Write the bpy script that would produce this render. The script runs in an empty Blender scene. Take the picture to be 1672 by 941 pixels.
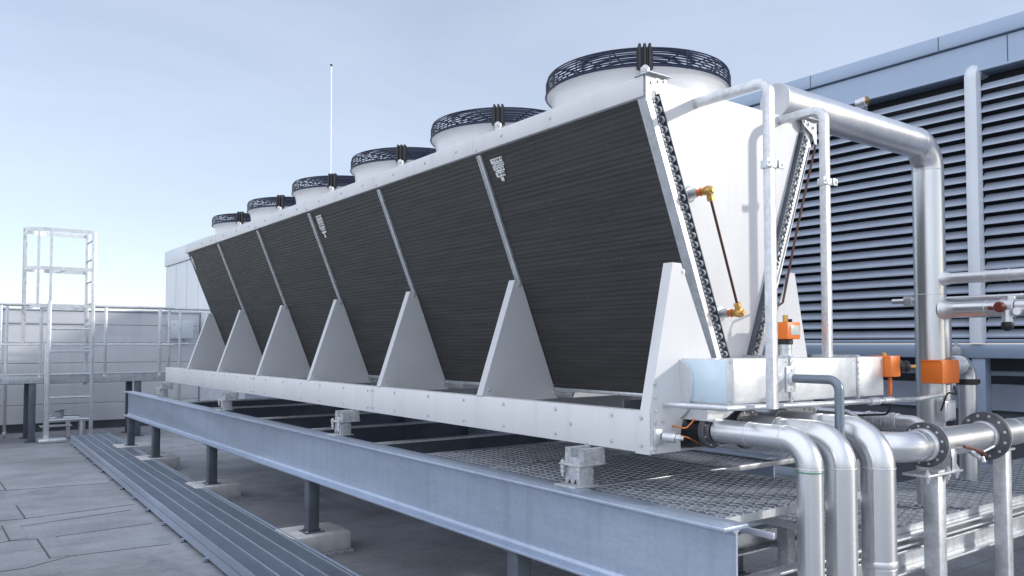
import bpy, bmesh, math, random
from mathutils import Vector, Matrix
R = math.radians
rnd = random.Random(7)
scn = bpy.context.scene
COL = scn.collection

# ------------------------------------------------------------------ materials
def _n(nt, t, x=0, y=0):
    n = nt.nodes.new(t); n.location = (x, y); return n

def mat(name, col, rough=.5, metal=0., var=.12, scale=6., stretch=(1, 1, 1), rvar=.12, bump=0., bscale=60., col2=None, spangle=0., streak=0.):
    m = bpy.data.materials.new(name); m.use_nodes = True
    nt = m.node_tree; L = nt.links; b = nt.nodes['Principled BSDF']
    b.inputs['Metallic'].default_value = metal
    tc = _n(nt, 'ShaderNodeTexCoord'); mp = _n(nt, 'ShaderNodeMapping'); mp.inputs['Scale'].default_value = stretch
    L.new(tc.outputs['Object'], mp.inputs['Vector'])
    nz = _n(nt, 'ShaderNodeTexNoise'); nz.inputs['Scale'].default_value = scale; nz.inputs['Detail'].default_value = 7; nz.inputs['Roughness'].default_value = .62
    L.new(mp.outputs['Vector'], nz.inputs['Vector'])
    rp = _n(nt, 'ShaderNodeValToRGB'); e = rp.color_ramp.elements
    e[0].position = .28; e[1].position = .72
    c2 = col2 or tuple(min(1, c * (1 + var)) for c in col)
    e[0].color = tuple(c * (1 - var) for c in col) + (1,); e[1].color = tuple(c2) + (1,)
    L.new(nz.outputs['Fac'], rp.inputs['Fac'])
    cs = rp.outputs['Color']
    if spangle:
        vo = _n(nt, 'ShaderNodeTexVoronoi'); vo.inputs['Scale'].default_value = 55
        L.new(tc.outputs['Object'], vo.inputs['Vector'])
        mx = _n(nt, 'ShaderNodeMix'); mx.data_type = 'RGBA'; mx.blend_type = 'OVERLAY'; mx.inputs['Factor'].default_value = spangle
        bw = _n(nt, 'ShaderNodeRGBToBW'); L.new(vo.outputs['Color'], bw.inputs['Color'])
        L.new(cs, mx.inputs[6]); L.new(bw.outputs['Val'], mx.inputs[7]); cs = mx.outputs[2]
    if streak:
        mp2 = _n(nt, 'ShaderNodeMapping'); mp2.inputs['Scale'].default_value = (5, 5, .5)
        L.new(tc.outputs['Object'], mp2.inputs['Vector'])
        n3 = _n(nt, 'ShaderNodeTexNoise'); n3.inputs['Scale'].default_value = 2.2; n3.inputs['Detail'].default_value = 6
        L.new(mp2.outputs['Vector'], n3.inputs['Vector'])
        r3 = _n(nt, 'ShaderNodeMapRange'); r3.inputs['From Min'].default_value = .52; r3.inputs['From Max'].default_value = .8
        r3.inputs['To Min'].default_value = 0; r3.inputs['To Max'].default_value = streak
        L.new(n3.outputs['Fac'], r3.inputs['Value'])
        mx = _n(nt, 'ShaderNodeMix'); mx.data_type = 'RGBA'; L.new(r3.outputs[0], mx.inputs['Factor'])
        L.new(cs, mx.inputs[6]); mx.inputs[7].default_value = tuple(c * .55 for c in col) + (1,); cs = mx.outputs[2]
    L.new(cs, b.inputs['Base Color'])
    mr = _n(nt, 'ShaderNodeMapRange'); mr.inputs['To Min'].default_value = max(.03, rough - rvar); mr.inputs['To Max'].default_value = min(1, rough + rvar)
    n2 = _n(nt, 'ShaderNodeTexNoise'); n2.inputs['Scale'].default_value = scale * 2.7; n2.inputs['Detail'].default_value = 5
    L.new(mp.outputs['Vector'], n2.inputs['Vector']); L.new(n2.outputs['Fac'], mr.inputs['Value']); L.new(mr.outputs[0], b.inputs['Roughness'])
    if bump:
        n4 = _n(nt, 'ShaderNodeTexNoise'); n4.inputs['Scale'].default_value = bscale; n4.inputs['Detail'].default_value = 4
        L.new(mp.outputs['Vector'], n4.inputs['Vector'])
        bp = _n(nt, 'ShaderNodeBump'); bp.inputs['Strength'].default_value = bump; bp.inputs['Distance'].default_value = .01
        L.new(n4.outputs['Fac'], bp.inputs['Height']); L.new(bp.outputs['Normal'], b.inputs['Normal'])
    return m

M = {}
M['white'] = mat('white_coated_sheet', (.66, .665, .67), .38, 0, .045, 2.5, rvar=.10, bump=.05, bscale=4, streak=.22)
M['white_smooth'] = mat('white_cowl_plastic', (.70, .705, .71), .33, 0, .03, 3, rvar=.06, streak=.08)
M['gusset'] = mat('pale_grey_sheet', (.55, .56, .58), .42, 0, .04, 3, rvar=.08, streak=.10)
M['beam'] = mat('galvanised_beam', (.43, .50, .61), .37, .66, .22, 1.0, stretch=(1, .35, 1.6), rvar=.13, bump=.10, bscale=26, spangle=.06, streak=.36)
M['galv'] = mat('galvanised_steel', (.66, .68, .70), .40, .75, .14, 7, rvar=.12, bump=.06, bscale=30, spangle=.22, streak=.22)
M['tray'] = mat('blue_grey_tray_steel', (.34, .40, .48), .42, .6, .08, 3, rvar=.08)
M['grate'] = mat('grey_grating_steel', (.42, .45, .50), .5, .55, .2, 6, rvar=.1, streak=.3)
M['galvdull'] = mat('dull_galvanised_steel', (.50, .52, .54), .52, .5, .18, 6, rvar=.1, spangle=.25, streak=.3)
M['box'] = mat('bright_sheet_metal', (.74, .76, .77), .36, .55, .10, 5, rvar=.12, bump=.05, bscale=9, spangle=.18, streak=.22)
M['film'] = mat('pale_blue_film', (.62, .76, .84), .30, .15, .08, 8, rvar=.08, bump=.10, bscale=18, col2=(.70, .84, .92))
M['pipe'] = mat('aluminium_pipe_jacket', (.73, .74, .75), .30, .88, .06, 3, stretch=(1, 1, .35), rvar=.05, bump=.04, bscale=11, streak=.18)
M['pipedull'] = mat('weathered_pipe_jacket', (.70, .71, .73), .40, .8, .10, 6, rvar=.1, bump=.05, bscale=14, streak=.25)
M['post'] = mat('dark_grey_steel', (.10, .115, .14), .45, .3, .2, 8, rvar=.1, streak=.2)
M['greytube'] = mat('blue_grey_tube', (.20, .24, .29), .35, .4, .1, 8)
M['black'] = mat('black_rubber', (.015, .016, .018), .45, 0, .2, 20)
M['flange'] = mat('dark_cast_flange', (.12, .125, .135), .42, .5, .25, 20, bump=.1, bscale=60)
M['navy'] = mat('navy_wire_coating', (.010, .018, .050), .32, 0, .15, 12)
M['bolt'] = mat('zinc_bolt', (.60, .61, .62), .35, .45, .15, 30)
M['orange'] = mat('orange_housing', (.86, .20, .025), .42, 0, .05, 9, rvar=.08, bump=.03, bscale=40)
M['screen'] = mat('pale_cover_window', (.55, .58, .52), .25, 0, .1, 20)
M['brass'] = mat('brass_fitting', (.62, .38, .12), .30, .9, .15, 25)
M['copper'] = mat('copper_wire', (.65, .22, .08), .38, .7, .2, 25)
M['brown'] = mat('brown_tube', (.075, .028, .020), .35, .2, .25, 20)
M['redhandle'] = mat('dark_red_handle', (.16, .03, .02), .45, 0, .3, 20)
M['concrete'] = mat('cast_concrete', (.50, .50, .50), .88, 0, .22, 7, bump=.35, bscale=40, streak=.35)
M['clad'] = mat('pale_cladding', (.66, .67, .69), .40, .30, .07, 1.6, stretch=(.3, 1, 2.5), rvar=.1, streak=.2)
M['cladwhite'] = mat('white_cladding', (.68, .72, .77), .42, .1, .05, 1.2, rvar=.08, streak=.12)
M['fascia'] = mat('blue_grey_fascia', (.32, .40, .52), .36, .35, .05, .8, rvar=.06, streak=.08)
M['louver'] = mat('blue_grey_louvre', (.44, .50, .60), .38, .30, .08, 3, rvar=.08, streak=.2)
M['darkwall'] = mat('dark_slate_wall', (.09, .10, .12), .6, 0, .2, 2)
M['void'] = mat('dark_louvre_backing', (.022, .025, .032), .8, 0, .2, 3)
M['ink'] = mat('printed_ink', (.03, .03, .035), .6, 0, .1, 20)
M['paper'] = mat('torn_white_sticker', (.72, .72, .71), .5, 0, .2, 90)
M['green'] = mat('green_marking_band', (.02, .22, .10), .5)
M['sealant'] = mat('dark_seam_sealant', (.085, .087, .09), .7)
M['whiterod'] = mat('white_rod_paint', (.82, .83, .84), .4, 0, .03)

def coil_material():
    m = mat('black_coated_fins', (.037, .0372, .0365), .52, .0, .30, 9, stretch=(1, .25, 3), rvar=.1)
    nt = m.node_tree; L = nt.links; b = nt.nodes['Principled BSDF']
    tc = _n(nt, 'ShaderNodeTexCoord')
    w = _n(nt, 'ShaderNodeTexWave'); w.bands_direction = 'Y'; w.inputs['Scale'].default_value = 38; w.inputs['Distortion'].default_value = .6; w.inputs['Detail'].default_value = 2
    L.new(tc.outputs['Object'], w.inputs['Vector'])
    bp = _n(nt, 'ShaderNodeBump'); bp.inputs['Strength'].default_value = .30; bp.inputs['Distance'].default_value = .003
    L.new(w.outputs['Fac'], bp.inputs['Height']); L.new(bp.outputs['Normal'], b.inputs['Normal'])
    # a few bright bent-fin nicks
    mp = _n(nt, 'ShaderNodeMapping'); mp.inputs['Scale'].default_value = (9, 26, 9)
    L.new(tc.outputs['Object'], mp.inputs['Vector'])
    nz = _n(nt, 'ShaderNodeTexNoise'); nz.inputs['Scale'].default_value = 4; nz.inputs['Detail'].default_value = 3
    L.new(mp.outputs['Vector'], nz.inputs['Vector'])
    g = _n(nt, 'ShaderNodeMath'); g.operation = 'GREATER_THAN'; g.inputs[1].default_value = .735
    L.new(nz.outputs['Fac'], g.inputs[0])
    old = b.inputs['Base Color'].links[0].from_socket
    mx = _n(nt, 'ShaderNodeMix'); mx.data_type = 'RGBA'; L.new(g.outputs[0], mx.inputs['Factor']); L.new(old, mx.inputs[6]); mx.inputs[7].default_value = (.22, .22, .22, 1)
    L.new(mx.outputs[2], b.inputs['Base Color'])
    return m
M['coil'] = coil_material()

def roof_material():
    m = bpy.data.materials.new('roof_membrane'); m.use_nodes = True
    nt = m.node_tree; L = nt.links; b = nt.nodes['Principled BSDF']
    tc = _n(nt, 'ShaderNodeTexCoord')
    dn = _n(nt, 'ShaderNodeTexNoise'); dn.inputs['Scale'].default_value = 1.3; dn.inputs['Detail'].default_value = 5
    L.new(tc.outputs['Object'], dn.inputs['Vector'])
    sc = _n(nt, 'ShaderNodeVectorMath'); sc.operation = 'MULTIPLY_ADD'; sc.inputs[1].default_value = (.10, .10, 0)
    L.new(dn.outputs['Color'], sc.inputs[0]); L.new(tc.outputs['Object'], sc.inputs[2])
    br = _n(nt, 'ShaderNodeTexBrick'); br.inputs['Scale'].default_value = 1; br.inputs['Brick Width'].default_value = 4.6; br.inputs['Row Height'].default_value = .92
    br.inputs['Mortar Size'].default_value = .006; br.inputs['Mortar Smooth'].default_value = .3
    br.inputs['Color1'].default_value = (.34, .355, .38, 1); br.inputs['Color2'].default_value = (.32, .335, .36, 1); br.inputs['Mortar'].default_value = (.22, .22, .225, 1)
    L.new(sc.outputs[0], br.inputs['Vector'])
    def stain(scale, stretch, lo, hi, col, prev, det=7):
        mp = _n(nt, 'ShaderNodeMapping'); mp.inputs['Scale'].default_value = stretch
        L.new(tc.outputs['Object'], mp.inputs['Vector'])
        nz = _n(nt, 'ShaderNodeTexNoise'); nz.inputs['Scale'].default_value = scale; nz.inputs['Detail'].default_value = det; nz.inputs['Roughness'].default_value = .65
        L.new(mp.outputs['Vector'], nz.inputs['Vector'])
        mr = _n(nt, 'ShaderNodeMapRange'); mr.inputs['From Min'].default_value = lo; mr.inputs['From Max'].default_value = hi
        L.new(nz.outputs['Fac'], mr.inputs['Value'])
        mx = _n(nt, 'ShaderNodeMix'); mx.data_type = 'RGBA'; mx.blend_type = 'MULTIPLY'; L.new(mr.outputs[0], mx.inputs['Factor'])
        L.new(prev, mx.inputs[6]); mx.inputs[7].default_value = col; return mx.outputs[2]
    c = stain(.45, (1, 1, 1), .42, .70, (.58, .57, .56, 1), br.outputs['Color'])
    c = stain(1.9, (.9, 1.3, 1), .44, .74, (.72, .72, .73, 1), c)
    c = stain(.8, (1.2, .7, 1), .56, .64, (.70, .72, .76, 1), c)
    c = stain(26, (1, 1, 1), .48, .75, (.72, .71, .70, 1), c, 10)
    L.new(c, b.inputs['Base Color'])
    nz = _n(nt, 'ShaderNodeTexNoise'); nz.inputs['Scale'].default_value = .9; nz.inputs['Detail'].default_value = 6
    L.new(tc.outputs['Object'], nz.inputs['Vector'])
    mr = _n(nt, 'ShaderNodeMapRange'); mr.inputs['From Min'].default_value = .3; mr.inputs['From Max'].default_value = .7; mr.inputs['To Min'].default_value = .42; mr.inputs['To Max'].default_value = .75
    L.new(nz.outputs['Fac'], mr.inputs['Value']); L.new(mr.outputs[0], b.inputs['Roughness'])
    n2 = _n(nt, 'ShaderNodeTexNoise'); n2.inputs['Scale'].default_value = 9; n2.inputs['Detail'].default_value = 8
    L.new(tc.outputs['Object'], n2.inputs['Vector'])
    mh = _n(nt, 'ShaderNodeMath'); mh.operation = 'MULTIPLY_ADD'; mh.inputs[1].default_value = -.8
    L.new(br.outputs['Fac'], mh.inputs[0]); L.new(n2.outputs['Fac'], mh.inputs[2])
    bp = _n(nt, 'ShaderNodeBump'); bp.inputs['Strength'].default_value = .25; bp.inputs['Distance'].default_value = .01
    L.new(mh.outputs[0], bp.inputs['Height']); L.new(bp.outputs['Normal'], b.inputs['Normal'])
    return m
M['roof'] = roof_material()

# ------------------------------------------------------------------ mesh helpers
class MB:
    def __init__(s): s.bm = bmesh.new()
    def _faces(s, faces, mi):
        for f in faces: f.material_index = mi
    def box(s, x0, x1, y0, y1, z0, z1, bev=0., mi=0, rz=0., piv=None):
        bm = s.bm; v = [bm.verts.new((x, y, z)) for z in (z0, z1) for y in (y0, y1) for x in (x0, x1)]
        q = [(0, 2, 3, 1), (4, 5, 7, 6), (0, 1, 5, 4), (2, 6, 7, 3), (0, 4, 6, 2), (1, 3, 7, 5)]
        fs = [bm.faces.new([v[i] for i in f]) for f in q]; s._faces(fs, mi)
        if rz:
            p = Vector(piv or ((x0 + x1) / 2, (y0 + y1) / 2, 0)); bmesh.ops.rotate(bm, verts=v, cent=p, matrix=Matrix.Rotation(rz, 3, 'Z'))
        if bev:
            es = list({e for f in fs for e in f.edges}); r = bmesh.ops.bevel(bm, geom=es, offset=bev, segments=2, affect='EDGES', profile=.5, clamp_overlap=True)
            s._faces(r['faces'], mi)
        return s
    def prism(s, pts, a, b, mi=0):
        """closed polygon pts (3D) lying at offset a and b (vectors added)"""
        bm = s.bm; a = Vector(a); b = Vector(b)
        A = [bm.verts.new(Vector(p) + a) for p in pts]; B = [bm.verts.new(Vector(p) + b) for p in pts]; n = len(pts)
        fs = [bm.faces.new(A), bm.faces.new(B[::-1])]
        for i in range(n): fs.append(bm.faces.new((A[i], B[i], B[(i + 1) % n], A[(i + 1) % n])))
        s._faces(fs, mi); return s
    def sweep(s, path, prof, mi=0, cap=True, up=None):
        """sweep a closed 2D profile along a polyline"""
        bm = s.bm; P = [Vector(p) for p in path]; n = len(P)
        T = []
        for i in range(n):
            t = (P[min(i + 1, n - 1)] - P[max(i - 1, 0)]); T.append(t.normalized())
        t0 = T[0]; ref = Vector(up) if up else (Vector((0, 0, 1)) if abs(t0.z) < .9 else Vector((0, 1, 0)))
        u = (ref - t0 * ref.dot(t0)).normalized(); rings = []
        for i in range(n):
            if i: 
                q = T[i - 1].rotation_difference(T[i]); u = q @ u; u = (u - T[i] * u.dot(T[i])).normalized()
            w = T[i].cross(u); k = 1.
            if 0 < i < n - 1:
                d = (P[i] - P[i - 1]).normalized().dot(T[i]); k = 1.
            rings.append([bm.verts.new(P[i] + u * (y * k) + w * (x * k)) for x, y in prof])
        m = len(prof); fs = []
        for i in range(n - 1):
            for j in range(m): fs.append(bm.faces.new((rings[i][j], rings[i][(j + 1) % m], rings[i + 1][(j + 1) % m], rings[i + 1][j])))
        if cap: fs.append(bm.faces.new(rings[0][::-1])); fs.append(bm.faces.new(rings[-1]))
        s._faces(fs, mi); return s
    def tube(s, path, r, n=16, mi=0, cap=True):
        return s.sweep(path, [(r * math.cos(2 * math.pi * k / n), r * math.sin(2 * math.pi * k / n)) for k in range(n)], mi, cap)
    def ring(s, c, axis, R_, r, n=40, m=6, mi=0, a0=0., a1=2 * math.pi):
        c = Vector(c); ax = Vector(axis).normalized(); ref = Vector((1, 0, 0)) if abs(ax.x) < .9 else Vector((0, 1, 0))
        u = (ref - ax * ref.dot(ax)).normalized(); w = ax.cross(u); bm = s.bm; full = abs(a1 - a0 - 2 * math.pi) < 1e-6
        rings = []
        for i in range(n if full else n + 1):
            a = a0 + (a1 - a0) * i / n; d = u * math.cos(a) + w * math.sin(a)
            rings.append([bm.verts.new(c + d * (R_ + r * math.cos(2 * math.pi * k / m)) + ax * (r * math.sin(2 * math.pi * k / m))) for k in range(m)])
        fs = []; N = len(rings)
        for i in range(N if full else N - 1):
            A = rings[i]; B = rings[(i + 1) % N]
            for k in range(m): fs.append(bm.faces.new((A[k], A[(k + 1) % m], B[(k + 1) % m], B[k])))
        s._faces(fs, mi); return s
    def lathe(s, c, axis, prof, n=40, mi=0, close=False):
        """prof = [(radius, height along axis)]"""
        c = Vector(c); ax = Vector(axis).normalized(); ref = Vector((1, 0, 0)) if abs(ax.x) < .9 else Vector((0, 1, 0))
        u = (ref - ax * ref.dot(ax)).normalized(); w = ax.cross(u); bm = s.bm; rings = []
        for r, h in prof:
            if r < 1e-6: rings.append([bm.verts.new(c + ax * h)])
            else: rings.append([bm.verts.new(c + ax * h + (u * math.cos(2 * math.pi * k / n) + w * math.sin(2 * math.pi * k / n)) * r) for k in range(n)])
        fs = []; pairs = list(zip(rings, rings[1:])) + ([(rings[-1], rings[0])] if close else [])
        for A, B in pairs:
            for k in range(n):
                k2 = (k + 1) % n
                if len(A) == 1 and len(B) == 1: continue
                if len(A) == 1: fs.append(bm.faces.new((A[0], B[k2], B[k])))
                elif len(B) == 1: fs.append(bm.faces.new((A[k], A[k2], B[0])))
                else: fs.append(bm.faces.new((A[k], A[k2], B[k2], B[k])))
        s._faces(fs, mi); return s
    def cyl(s, c, axis, r, h0, h1, n=20, mi=0, bev=0.):
        if bev: return s.lathe(c, axis, [(0, h0), (r - bev, h0), (r, h0 + bev), (r, h1 - bev), (r - bev, h1), (0, h1)], n, mi)
        return s.lathe(c, axis, [(0, h0), (r, h0), (r, h1), (0, h1)], n, mi)
    def bolt(s, c, axis, r=.009, mi=0):
        r *= .82
        s.cyl(c, axis, r * 1.7, -.002, .0025, 12, mi); s.lathe(c, axis, [(0, 0), (r, 0.001), (r, r * .8), (r * .8, r), (0, r)], 6, mi); return s
    def build(s, name, mats, parent=None, loc=(0, 0, 0), ang=38):
        bm = s.bm; bmesh.ops.recalc_face_normals(bm, faces=bm.faces[:])
        off = Vector(loc) if parent is None else Vector(parent['_o'])
        bmesh.ops.translate(bm, verts=bm.verts[:], vec=-off)
        me = bpy.data.meshes.new(name); bm.to_mesh(me); bm.free()
        for k in (mats if isinstance(mats, (list, tuple)) else [mats]): me.materials.append(M[k])
        me.polygons.foreach_set('use_smooth', [True] * len(me.polygons)); me.set_sharp_from_angle(angle=R(ang))
        o = bpy.data.objects.new(name, me); COL.objects.link(o)
        if parent is None: o.location = off
        else: o.parent = parent
        o['_o'] = tuple(off); return o

def tag(o, label=None, cat=None, group=None, kind=None):
    if label: o['label'] = label
    if cat: o['category'] = cat
    if group: o['group'] = group
    if kind: o['kind'] = kind
    return o
def thing(name, loc, label, cat, group=None):
    o = bpy.data.objects.new(name, None); o.empty_display_size = .1; COL.objects.link(o); o.location = loc; o['_o'] = tuple(loc)
    return tag(o, label, cat, group)
def struct(name, mb, mats, loc=(0, 0, 0)): return tag(mb.build(name, mats, None, loc), kind='structure')
def dup(root, delta, label=None, parent=None):
    c = root.copy(); COL.objects.link(c); c.location = root.location + Vector(delta)
    if parent is not None: c.parent = parent
    if label: c['label'] = label
    for ch in [o for o in bpy.data.objects if o.parent == root]:
        k = ch.copy(); COL.objects.link(k); k.parent = c
        for g in [o for o in bpy.data.objects if o.parent == ch]:
            q = g.copy(); COL.objects.link(q); q.parent = k
    return c
def fillet(pts, r, seg=10):
    P = [Vector(p) for p in pts]; out = [P[0]]
    for i in range(1, len(P) - 1):
        a = (P[i - 1] - P[i]).normalized(); b = (P[i + 1] - P[i]).normalized(); ang = a.angle(b); t = r / math.tan(ang / 2)
        s_ = P[i] + a * t; e_ = P[i] + b * t; c = P[i] + (a + b).normalized() * (r / math.sin(ang / 2))
        va = s_ - c; vb = e_ - c; tot = va.angle(vb); ax = va.cross(vb).normalized()
        for k in range(seg + 1): out.append(c + Matrix.Rotation(tot * k / seg, 3, ax) @ va)
    out.append(P[-1]); return out
def rrect(w, h, r=.004):
    o = []
    for cx, cy, a in ((w / 2 - r, h / 2 - r, 0), (-w / 2 + r, h / 2 - r, 90), (-w / 2 + r, -h / 2 + r, 180), (w / 2 - r, -h / 2 + r, 270)):
        for k in range(3): o.append((cx + r * math.cos(R(a + 45 * k)), cy + r * math.sin(R(a + 45 * k))))
    return o

# ------------------------------------------------------------------ the setting
g = MB(); g.box(-220, 220, -220, 220, -.3, 0)
ground = struct('roof_ground', g, 'roof')
# welded lap seams and small cover patches of the membrane by the walkway
g = MB()
def patch(x0, x1, y0, y1, dx=.0):
    g.prism([(x0, y0, 0), (x1 + dx, y0 + .015, 0), (x1 + dx, y1 + .03, 0), (x0 - .01, y1, 0)], (0, 0, -.002), (0, 0, .004), 0)
    g.prism([(x0 - .012, y0, 0), (x0 + .001, y0, 0), (x0 - .009, y1, 0), (x0 - .020, y1, 0)], (0, 0, -.002), (0, 0, .0055), 1)  # dark sealant strip along the left edge, also drawn for the gap's shadow
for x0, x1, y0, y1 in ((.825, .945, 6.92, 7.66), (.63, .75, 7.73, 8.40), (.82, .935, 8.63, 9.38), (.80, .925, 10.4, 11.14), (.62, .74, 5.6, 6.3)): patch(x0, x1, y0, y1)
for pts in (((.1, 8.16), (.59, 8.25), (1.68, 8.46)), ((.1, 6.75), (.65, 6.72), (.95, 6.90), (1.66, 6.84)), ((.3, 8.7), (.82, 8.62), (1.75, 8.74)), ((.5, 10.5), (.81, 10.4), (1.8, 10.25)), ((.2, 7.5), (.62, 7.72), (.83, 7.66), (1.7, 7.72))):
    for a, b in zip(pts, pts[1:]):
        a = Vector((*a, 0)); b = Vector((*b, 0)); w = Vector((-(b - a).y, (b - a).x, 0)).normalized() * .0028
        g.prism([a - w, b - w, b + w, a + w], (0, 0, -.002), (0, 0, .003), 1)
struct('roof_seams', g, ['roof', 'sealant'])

# ------------------------------------------------------------------ dry cooler
XB = 2.667; XC = 3.306; Y0 = 2.60; PI_ = 1.295; NM = 6; YN = Y0 + NM * PI_
ZT = 2.735; ZB = 1.335; SL = .40
cool = thing('dry_cooler', (XC, 6.9, 1.10), 'long white V-shaped dry cooler with six roof fans and black coil panels', 'dry cooler')
def mir(x): return 2 * XC - x
dl = math.hypot(SL, 1); LS = (ZT - ZB) * dl
def cp(side, y, s_, n):       # point on the coil face: s down the slope, n outwards
    x = 2.655 + s_ * SL / dl - n / dl; z = ZT - s_ / dl - n * SL / dl
    return Vector((x if side == 0 else mir(x), y, z))
def bolts(mb, pts, axis, r=.009, mi=1):
    for p in pts: mb.bolt(p, axis, r, mi)
for side in (0, 1):
    sg = -1 if side == 0 else 1
    X = (lambda x: x) if side == 0 else mir
    # top rail
    mb = MB(); a, b = sorted((X(2.632), X(2.712))); mb.box(a, b, 2.545, 10.42, 2.738, 2.835, .004)
    for i in range(NM + 1):
        yb = Y0 + i * PI_
        if 0 < i < NM: bolts(mb, [(X(2.632), yb + .02, 2.757), (X(2.632), yb + .24, 2.79), (X(2.632), yb - .24, 2.79)], (sg, 0, 0), .008)
        if i < NM: bolts(mb, [(X(2.632), yb + .62, 2.79)], (sg, 0, 0), .008)
    mb.build('top_rail', ['white', 'bolt'], cool)
    # thin joint covers of the rail
    mb = MB()
    for i in range(1, NM): mb.box(min(X(2.6312), X(2.6335)), max(X(2.6312), X(2.6335)), Y0 + i * PI_ + .05, Y0 + i * PI_ + .053, 2.742, 2.832)
    mb.build('rail_joint', 'galvdull', cool)
    for i in range(NM):
        y0 = Y0 + i * PI_ + (.035 if i else .0); y1 = Y0 + (i + 1) * PI_ - .012
        prof = []; p = LS / 56
        for k in range(56): prof += [(k * p + .0005, .0004), (k * p + p * .35, .0012 + .0010 * rnd.random()), (k * p + p * .75, .0012 + .0010 * rnd.random()), (k * p + p - .0005, .0004)]
        prof += [(LS, -.085), (0, -.085)]
        mb = MB(); A = [cp(side, y0, s_, n) for s_, n in prof]; bm = mb.bm
        va = [bm.verts.new(v) for v in A]; vb = [bm.verts.new(v + Vector((0, y1 - y0, 0))) for v in A]
        for k in range(len(va)): 
            k2 = (k + 1) % len(va); bm.faces.new((va[k], va[k2], vb[k2], vb[k]))
        bm.faces.new(va[::-1]); bm.faces.new(vb)
        mb.build('coil_panel', 'coil', cool, ang=12)
        # foot angle under the coil
        mb = MB(); f = cp(side, 0, LS + .004, .004); xs = sorted((f.x - .012 * -sg * 1, f.x + .05 * -sg)); mb.box(xs[0], xs[1], y0, y1, 1.312, 1.332, .002)
        xs = sorted((f.x + .012 * sg, f.x - .30 * -sg * -1 if False else f.x + .20 * sg)); mb.box(xs[0], xs[1], y0 + .02, y0 + .34, 1.255, 1.29, .002)
        mb.build('coil_rail', 'galv', cool)
    for i in range(1, NM):
        yb = Y0 + i * PI_; se = (ZT - 1.97) * dl
        mb = MB()
        for ya, yb2, n0, n1 in ((yb - .008, yb + .012, 0, .016), (yb + .012, yb + .028, 0, .009), (yb + .028, yb + .034, 0, .016)):
            q = [cp(side, ya, 0.006, n0), cp(side, ya, se, n0), cp(side, ya, se, n1), cp(side, ya, 0.006, n1)]
            mb.prism(q, (0, 0, 0), (0, yb2 - ya, 0))
        mb.build('divider_strip', 'galv', cool)
    for i in range(0, NM + 1):
        yb = Y0 + i * PI_ if i else 2.552
        if i == NM: yb -= .055
        mb = MB(); z0 = 1.297
        pk = 1.992; pxl = 2.908; pxr = 2.952
        q = [(2.668, z0), (pxl, pk), (pxr, pk), (2.948 + (pk - z0 - .0) * SL, z0), (2.948 + (pk - 1.262) * SL, 1.262), (2.71, 1.262)]
        if i == 0: q = [(2.668, 1.103), (2.668, 1.297), (2.830, 1.985), (2.882, 1.985), (3.14, 1.44), (3.13, 1.35), (2.985, 1.285), (2.885, 1.245), (2.868, 1.18), (2.868, 1.103)]
        mb.prism([(X(x), yb, z) for x, z in q], (0, -.004, 0), (0, .004, 0))
        e0 = Vector((X(q[1][0] if i == 0 else q[0][0]), yb, z0)); e1 = Vector((X(q[2][0] if i == 0 else pxl), yb, pk if i else 1.985))
        d = (e1 - e0).normalized(); nrm = Vector((d.z * sg, 0, -d.x * sg)).normalized()
        mb.prism([e0, e1, e1 + nrm * .005, e0 + nrm * .005], (0, -.004, 0), (0, .055, 0))
        if i: bolts(mb, [(X(2.935), yb - .004, 1.962), (X(2.715), yb - .004, 1.335), (X(3.205), yb - .004, 1.30)], (0, -1, 0), .009)
        else:
            bolts(mb, [(X(2.70), yb - .004, z) for z in (1.42, 1.36, 1.30, 1.245, 1.17, 1.125)] + [(X(2.70 + .05), yb - .004, 1.25)], (0, -1, 0), .0085)
            bolts(mb, [(X(2.895), yb - .004, 1.945)], (0, -1, 0), .009)
        mb.build('gusset', ['gusset' if i else 'white', 'bolt'], cool)
    # base beam
    mb = MB(); a, b = sorted((X(XB), X(XB + .07))); mb.box(a, b, 2.575, 11.44, 1.105, 1.295, .004)
    for i in range(0, 7):
        yb = Y0 + i * PI_
        for dy in (.20, .62, 1.08) if i < 6 else (.1, .8):
            if yb + dy < 11.4: bolts(mb, [(X(XB), yb + dy, 1.265), (X(XB), yb + dy, 1.140)], (sg, 0, 0), .008)
        if i in (2, 4): bolts(mb, [(X(XB), yb + .10, 1.265), (X(XB), yb + .14, 1.265), (X(XB), yb + .10, 1.140), (X(XB), yb + .14, 1.140)], (sg, 0, 0), .007)
    bolts(mb, [(X(XB), 2.98, 1.113), (X(XB), 3.10, 1.20)], (sg, 0, 0), .008)
    mb.build('base_beam', ['white', 'bolt'], cool)
    mb = MB(); a, b = sorted((X(XB - .004), X(XB + .003))); mb.box(a, b, 2.548, 2.64, 1.100, 1.298, .001)
    bolts(mb, [(X(XB - .004), 2.60, 1.265), (X(XB - .004), 2.60, 1.140)], (sg, 0, 0), .008)
    mb.build('corner_plate', ['white', 'bolt'], cool)
    for yj in (Y0 + 2 * PI_ + .12, Y0 + 4 * PI_ + .12):
        mb = MB(); a, b = sorted((X(XB - .0008), X(XB + .002))); mb.box(a, b, yj - .0015, yj + .0015, 1.107, 1.293); mb.build('beam_joint', 'galvdull', cool)
    # tube sheet with return bends at the near end
    mb = MB()
    mb.prism([cp(side, 2.556, -.02, .004), cp(side, 2.556, LS, .004), cp(side, 2.556, LS, -.028), cp(side, 2.556, -.02, -.028)], (0, -.012, 0), (0, .044, 0))
    mb.build('coil_end_flange', 'galv', cool)
    mb = MB()
    mb.prism([cp(side, 2.556, 0, -.030), cp(side, 2.556, LS, -.030), cp(side, 2.556, LS, -.084), cp(side, 2.556, 0, -.084)], (0, -.001, 0), (0, .03, 0))
    mb.build('tube_sheet', 'post', cool)
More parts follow.
